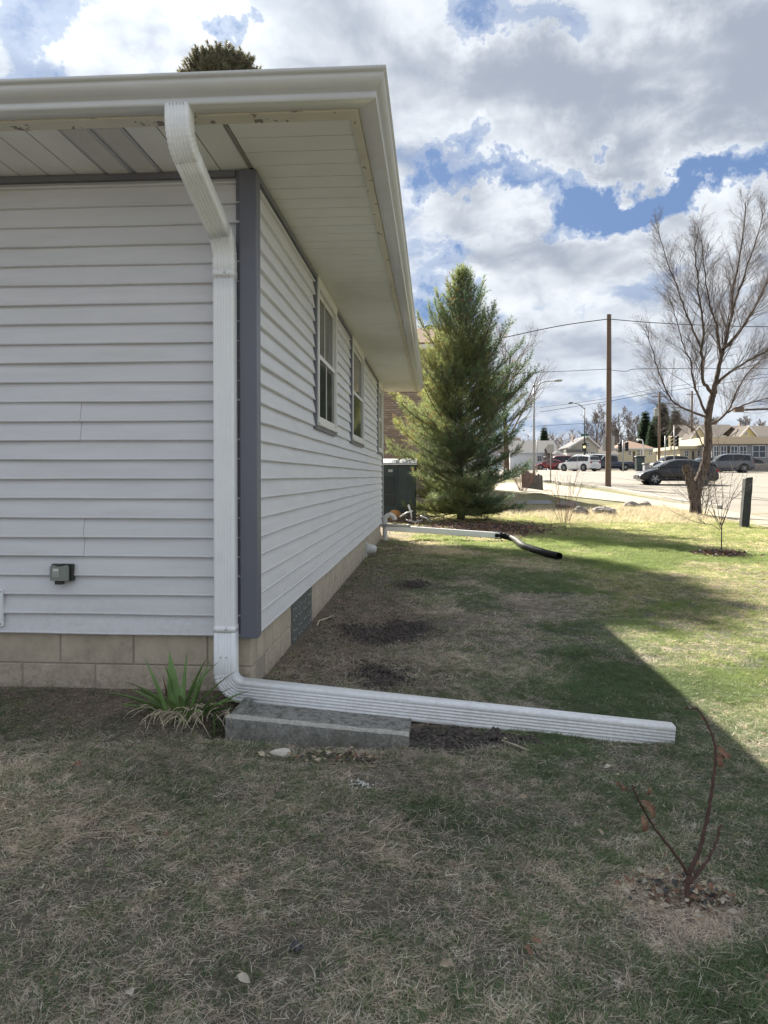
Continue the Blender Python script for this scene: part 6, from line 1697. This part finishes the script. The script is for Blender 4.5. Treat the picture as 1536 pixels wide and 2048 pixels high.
# ------------------------------------------------------------------ distant buildings
def bldg(name, pxl, pxr, pye, pyr, Y, D, gable, wallm, roofm, label, wins=(), door=None, cat='house', over=.35, chim=None, flat=False, trim='house_white', frac=.5):
    xl, xr = at(pxl, 900, Y).x, at(pxr, 900, Y).x; z0 = min(G(xl, Y), G(xr, Y)) - .1; ze = at((pxl + pxr) / 2, pye, Y).z
    zr = at((pxl + pxr) / 2, pyr, Y).z; t = thing(name, ((xl + xr) / 2, Y, z0), label, cat)
    if gable == 'front':
        xm = xl + (xr - xl) * frac
        m = MB(); m.slab([(xl, Y, z0), (xr, Y, z0), (xr, Y, ze), (xm, Y, zr), (xl, Y, ze)], (0, 1, 0), D); m.build('wall', wallm, t)
        m = MB(); th = .12
        for xa, s in ((xl, -1), (xr, 1)):
            dx = xa - xm; dz = ze - zr; k = 1 + over / abs(dx); a = (xm + dx * k, zr + dz * k + .03)
            P = [(a[0], Y - over, a[1]), (xm, Y - over, zr + .03), (xm, Y + D + over, zr + .03), (a[0], Y + D + over, a[1])]; m.slab(P, (0, 0, 1), th)
        rf = m.build('roof', roofm, t)
        m = MB()
        for xa, s in ((xl, -1), (xr, 1)):
            dx = xa - xm; dz = ze - zr; k = 1 + over / abs(dx); m.slab([(xm + dx * k, Y - over - .06, zr + dz * k - .12), (xm, Y - over - .06, zr - .12), (xm, Y - over - .06, zr + .16), (xm + dx * k, Y - over - .06, zr + dz * k + .16)], (0, 1, 0), .05)
        m.build('bargeboard', trim, rf)
    else:
        m = MB(); m.box(xl, xr, Y, Y + D, z0, ze); m.build('wall', wallm, t)
        if gable == 'side':
            m = MB(); ym = Y + D / 2
            m.slab([(xl - over, Y - over, ze - .05), (xr + over, Y - over, ze - .05), (xr + over, ym, zr), (xl - over, ym, zr)], (0, 0, 1), .12); m.slab([(xl - over, ym, zr), (xr + over, ym, zr), (xr + over, Y + D + over, ze - .05), (xl - over, Y + D + over, ze - .05)], (0, 0, 1), .12)
            m.add([(xl, Y, ze), (xl, Y + D, ze), (xl, ym, zr)], [(0, 1, 2)]); m.add([(xr, Y, ze), (xr, Y + D, ze), (xr, ym, zr)], [(0, 1, 2)]); rf = m.build('roof', roofm, t)
            m = MB(); m.box(xl - over, xr + over, Y - over - .05, Y - over, ze - .12, ze + .08); m.build('gutter', trim, rf)
        elif gable == 'hip':
            m = MB(); q = min(D, xr - xl) / 2 * .98; o_ = over; V = [(xl - o_, Y - o_, ze), (xr + o_, Y - o_, ze), (xr + o_, Y + D + o_, ze), (xl - o_, Y + D + o_, ze), (xl + q, Y + D / 2, zr), (xr - q, Y + D / 2, zr)]
            m.add(V, [(0, 1, 5, 4), (1, 2, 5), (2, 3, 4, 5), (3, 0, 4), (0, 3, 2, 1)]); rf = m.build('roof', roofm, t); m = MB(); m.box(xl - o_, xr + o_, Y - o_ - .06, Y - o_, ze - .15, ze + .05); m.build('gutter', trim, rf)
        else:
            m = MB(); m.cbox(xl - over, xr + over, Y - over, Y + D + over, ze - .001, zr, .03); rf = m.build('roof', roofm, t)
    for (a, b, c, d) in wins:
        xa, xb = at(a, 900, Y).x, at(b, 900, Y).x; zc_, zd = at((a + b) / 2, d, Y).z, at((a + b) / 2, c, Y).z
        m = MB(); fr = .08; m.box(xa - fr, xb + fr, Y - .06, Y - .002, zc_ - fr, zd + fr); w = m.build('window', trim, t); m = MB(); m.box(xa, xb, Y - .075, Y - .061, zc_, zd); m.build('pane', 'pane', w)
        m = MB(); m.box((xa + xb) / 2 - .03, (xa + xb) / 2 + .03, Y - .09, Y - .0755, zc_, zd); m.box(xa, xb, Y - .09, Y - .0755, (zc_ + zd) / 2 - .025, (zc_ + zd) / 2 + .025); m.build('muntin', trim, w)
    if door:
        a, b, c = door; xa, xb = at(a, 900, Y).x, at(b, 900, Y).x; m = MB(); m.box(xa, xb, Y - .05, Y - .002, z0, at(a, c, Y).z); m.build('door', 'roof_dark', t)
    if chim:
        a, b, c = chim; xa, xb = at(a, 900, Y).x, at(b, 900, Y).x; m = MB(); m.box(xa, xb, Y + D * .5, Y + D * .5 + .6, ze, at(a, c, Y).z); m.build('chimney', 'brick', rf)
    return t
bldg('house', 1020, 1112, 905, 880, 122, 9, 'side', 'house_white', 'roof_grey', 'white house with a low grey roof, leftmost beyond the street', [(1075, 1082, 912, 922), (1092, 1098, 912, 922)], (1104, 1108, 912))
bldg('garage', 1099, 1131, 912, 904, 116, 6, 'front', 'house_white', 'roof_grey', 'small white gabled garage between the white and the beige house', [], (1108, 1122, 918), cat='garage')
bldg('house', 1141, 1197, 893, 873, 113, 9, 'front', 'house_beige', 'roof_grey', 'beige house with a front gable behind the lit traffic signal', [(1172, 1177, 886, 893), (1170, 1176, 904, 914), (1182, 1189, 904, 914)], None, frac=.6, chim=(1156, 1158, 864))
bldg('porch', 1136, 1168, 905, 899, 111.5, 1.2, 'flat', 'house_white', 'roof_grey', 'white porch on the left side of the beige gabled house', [(1141, 1145, 910, 920), (1150, 1154, 910, 920)], None, cat='porch')
bldg('house', 1196, 1232, 908, 893, 120, 8, 'side', 'house_cream', 'roof_dark', 'low brown roofed house behind the utility pole', [(1202, 1207, 912, 920)])
bldg('house', 1232, 1312, 897, 879, 122, 9, 'hip', 'house_cream', 'roof_brown', 'cream house with a brown hipped roof behind the pair of signals', [(1257, 1262, 902, 910), (1275, 1280, 900, 910), (1282, 1287, 900, 910), (1298, 1304, 900, 910)], (1266, 1270, 903))
bldg('house', 1384, 1482, 872, 846, 104, 10, 'side', 'house_cream', 'roof_dark', 'grey brown roofed house rising behind the shop left of the bare tree trunk', [(1390, 1395, 878, 888)])
bldg('dormer', 1383, 1410, 872, 853, 103, 3, 'front', 'house_cream', 'roof_dark', 'cream gable with white edge boards above the shop, left of the bare tree trunk', [(1393, 1398, 872, 882)], cat='house')
bldg('house', 1500, 1600, 872, 848, 96, 10, 'side', 'house_grey', 'roof_dark', 'house with a dark roof at the right edge above the shop', [], chim=(1512, 1515, 842))
bldg('dormer', 1480, 1511, 871, 853, 95, 3, 'front', 'house_yellow', 'roof_dark', 'pale yellow gable with white edge boards at the right edge', [(1490, 1494, 865, 870)], cat='house')
bldg('shop', 1360, 1425, 898, 892, 88, 9, 'flat', 'house_cream', 'house_cream', 'low curved fronted cream building behind the black hatchback', [(1370, 1376, 902, 912), (1395, 1402, 902, 912)], (1384, 1388, 902), cat='building')
bldg('shop', 1424, 1600, 888, 873, 84, 12, 'flat', 'house_grey', 'canopy_tan', 'low shop with a wide tan fascia band behind the grey suv', [(1428, 1436, 893, 912), (1442, 1452, 893, 912), (1462, 1474, 893, 912), (1480, 1492, 893, 914), (1506, 1530, 892, 914), (1536, 1560, 892, 914)], (1455, 1459, 893), cat='shop')
def low_wall():
    a, b = at(1490, 940, 76), at(1580, 940, 76); z = G(a.x, 76); t = thing('low_wall', ((a.x + b.x) / 2, 76, z), 'low grey brick wall in front of the shop at the right edge', 'wall')
    m = MB(); m.cbox(a.x, b.x, 75.9, 76.1, z - .1, z + .75, .02); m.build('wall', 'rock', t); m = MB(); m.cbox(a.x - .03, b.x + .03, 75.86, 76.14, z + .751, z + .81, .01); m.build('coping', 'house_beige', t)
low_wall()

# distant trees
conifer(1088, 935, 853, 150, 26, 1, 'small dark fir tree above the leftmost white house')
conifer(1290, 935, 822, 128, 42, 2, 'dark fir tree left of the distant pole with a transformer', ntuft=3200, group=None)
conifer(1322, 935, 812, 131, 62, 3, 'broad dark conifer directly behind the pole with a transformer', ntuft=4200, shape=.8)
conifer(1350, 935, 818, 127, 46, 4, 'dark fir tree right of the pole with a transformer', ntuft=3200)
conifer(1305, 935, 840, 124, 44, 9, 'lower dark conifer in front of the fir cluster', ntuft=2600)
generic_bare(1196, 935, 822, 140, 41, 'bare spreading tree just left of the utility pole above the rooftops', 60, minr=.02)
generic_bare(1240, 935, 824, 142, 42, 'bare spreading tree just right of the utility pole above the rooftops', 60, minr=.02)
generic_bare(1272, 935, 836, 146, 43, 'brownish bare tree between the utility pole and the firs', 60, minr=.022)
generic_bare(1375, 935, 835, 135, 44, 'bare grey tree between the firs and the large bare tree', 60, minr=.02)
generic_bare(1420, 935, 840, 128, 45, 'bare tree behind the roof of the house behind the shop', 60, minr=.02)
generic_bare(1093, 940, 895, 96, 46, 'small bare street tree in front of the leftmost white house', 34, minr=.02)
generic_bare(1012, 960, 640, 52, 47, 'thin bare tree showing behind the right side of the pine tree', 230, minr=.004)
generic_bare(1500, 935, 840, 120, 48, 'bare tree behind the yellow gable at the right edge', 70, minr=.02)
# far wood that closes the horizon
def far_wood():
    g = np.random.default_rng(50); n = 14000; x = g.uniform(-160, 330, n); y = g.uniform(165, 215, n); hgt = 5.5 + 6 * fbm(x * .06, y * .05, 3) ; z = 2 + hgt * g.random(n) ** .8
    P = np.stack([x, y, z], -1); D = nv_rows(g.normal(0, 1, (n, 3)) + np.array((0, 0, .8))); C = np.array((.105, .085, .075)) * g.uniform(.6, 1.4, (n, 1))
    V, T, C2 = needle_cloud(P, D, 7, 2.4, .12, .7, g, C); tag(np_mesh('distant_wood', V, T, 'litter', col=C2), 'grey brown bare wood along the horizon', 'wood', kind='stuff')
far_wood()

# crumbs of turned soil, heaped where the ground was dug
def crumbs():
    g = random.Random(91); m = MB()
    spots = [(a, b, rx, ry, 260) for a, b, rx, ry in SOIL[:5]] * 2 + [(SOIL[6][0], SOIL[6][1], .2, .1, 60), (SOIL[7][0], SOIL[7][1], .2, .07, 60)]
    for cx, cy, rx, ry, n in spots:
        for k in range(n):
            x = cx + g.gauss(0, rx * .42); y = cy + g.gauss(0, ry * .42)
            if x < XW + .03 and y > YW - .03: continue
            r = g.uniform(.003, .011) * (1 if g.random() < .85 else 1.6); z = G(x, y) + r * .35
            m.lathe((x, y, z), (g.uniform(-.4, .4), g.uniform(-.4, .4), 1), [(-r, r * .5), (-r * .2, r), (r * .4, r * .8), (r * .8, r * .2)], 5)
    tag(m.build('soil_crumbs', 'wet_soil'), 'dark crumbly clods of freshly turned soil in the bare patches', 'soil', kind='stuff')
    m = MB()
    for k in range(1500):
        y = 3.9 + 9 * g.random() ** 1.4; x = XW + .05 + abs(g.gauss(0, .45)); r = g.uniform(.003, .010) * (1 + y * .05); z = G(x, y) + r * .4
        m.lathe((x, y, z), (g.uniform(-.4, .4), g.uniform(-.4, .4), 1), [(-r, r * .5), (0, r), (r * .7, r * .3)], 5)
    for k in range(500):
        x = g.uniform(-2.6, -.2); y = YW - .06 - abs(g.gauss(0, .22)); r = g.uniform(.003, .010); z = G(x, y) + r * .4
        if x > -1.02 and y > 3.3: continue
        m.lathe((x, y, z), (g.uniform(-.4, .4), g.uniform(-.4, .4), 1), [(-r, r * .5), (0, r), (r * .7, r * .3)], 5)
    tag(m.build('soil_crumbs', 'brown_soil'), 'brown soil crumbs along the foot of the foundation', 'soil', kind='stuff')
mat('wet_soil', (0.085, 0.072, 0.063), .95, var=.4, vscale=60); mat('brown_soil', (0.15, 0.118, 0.092), .95, var=.4, vscale=60)
crumbs()
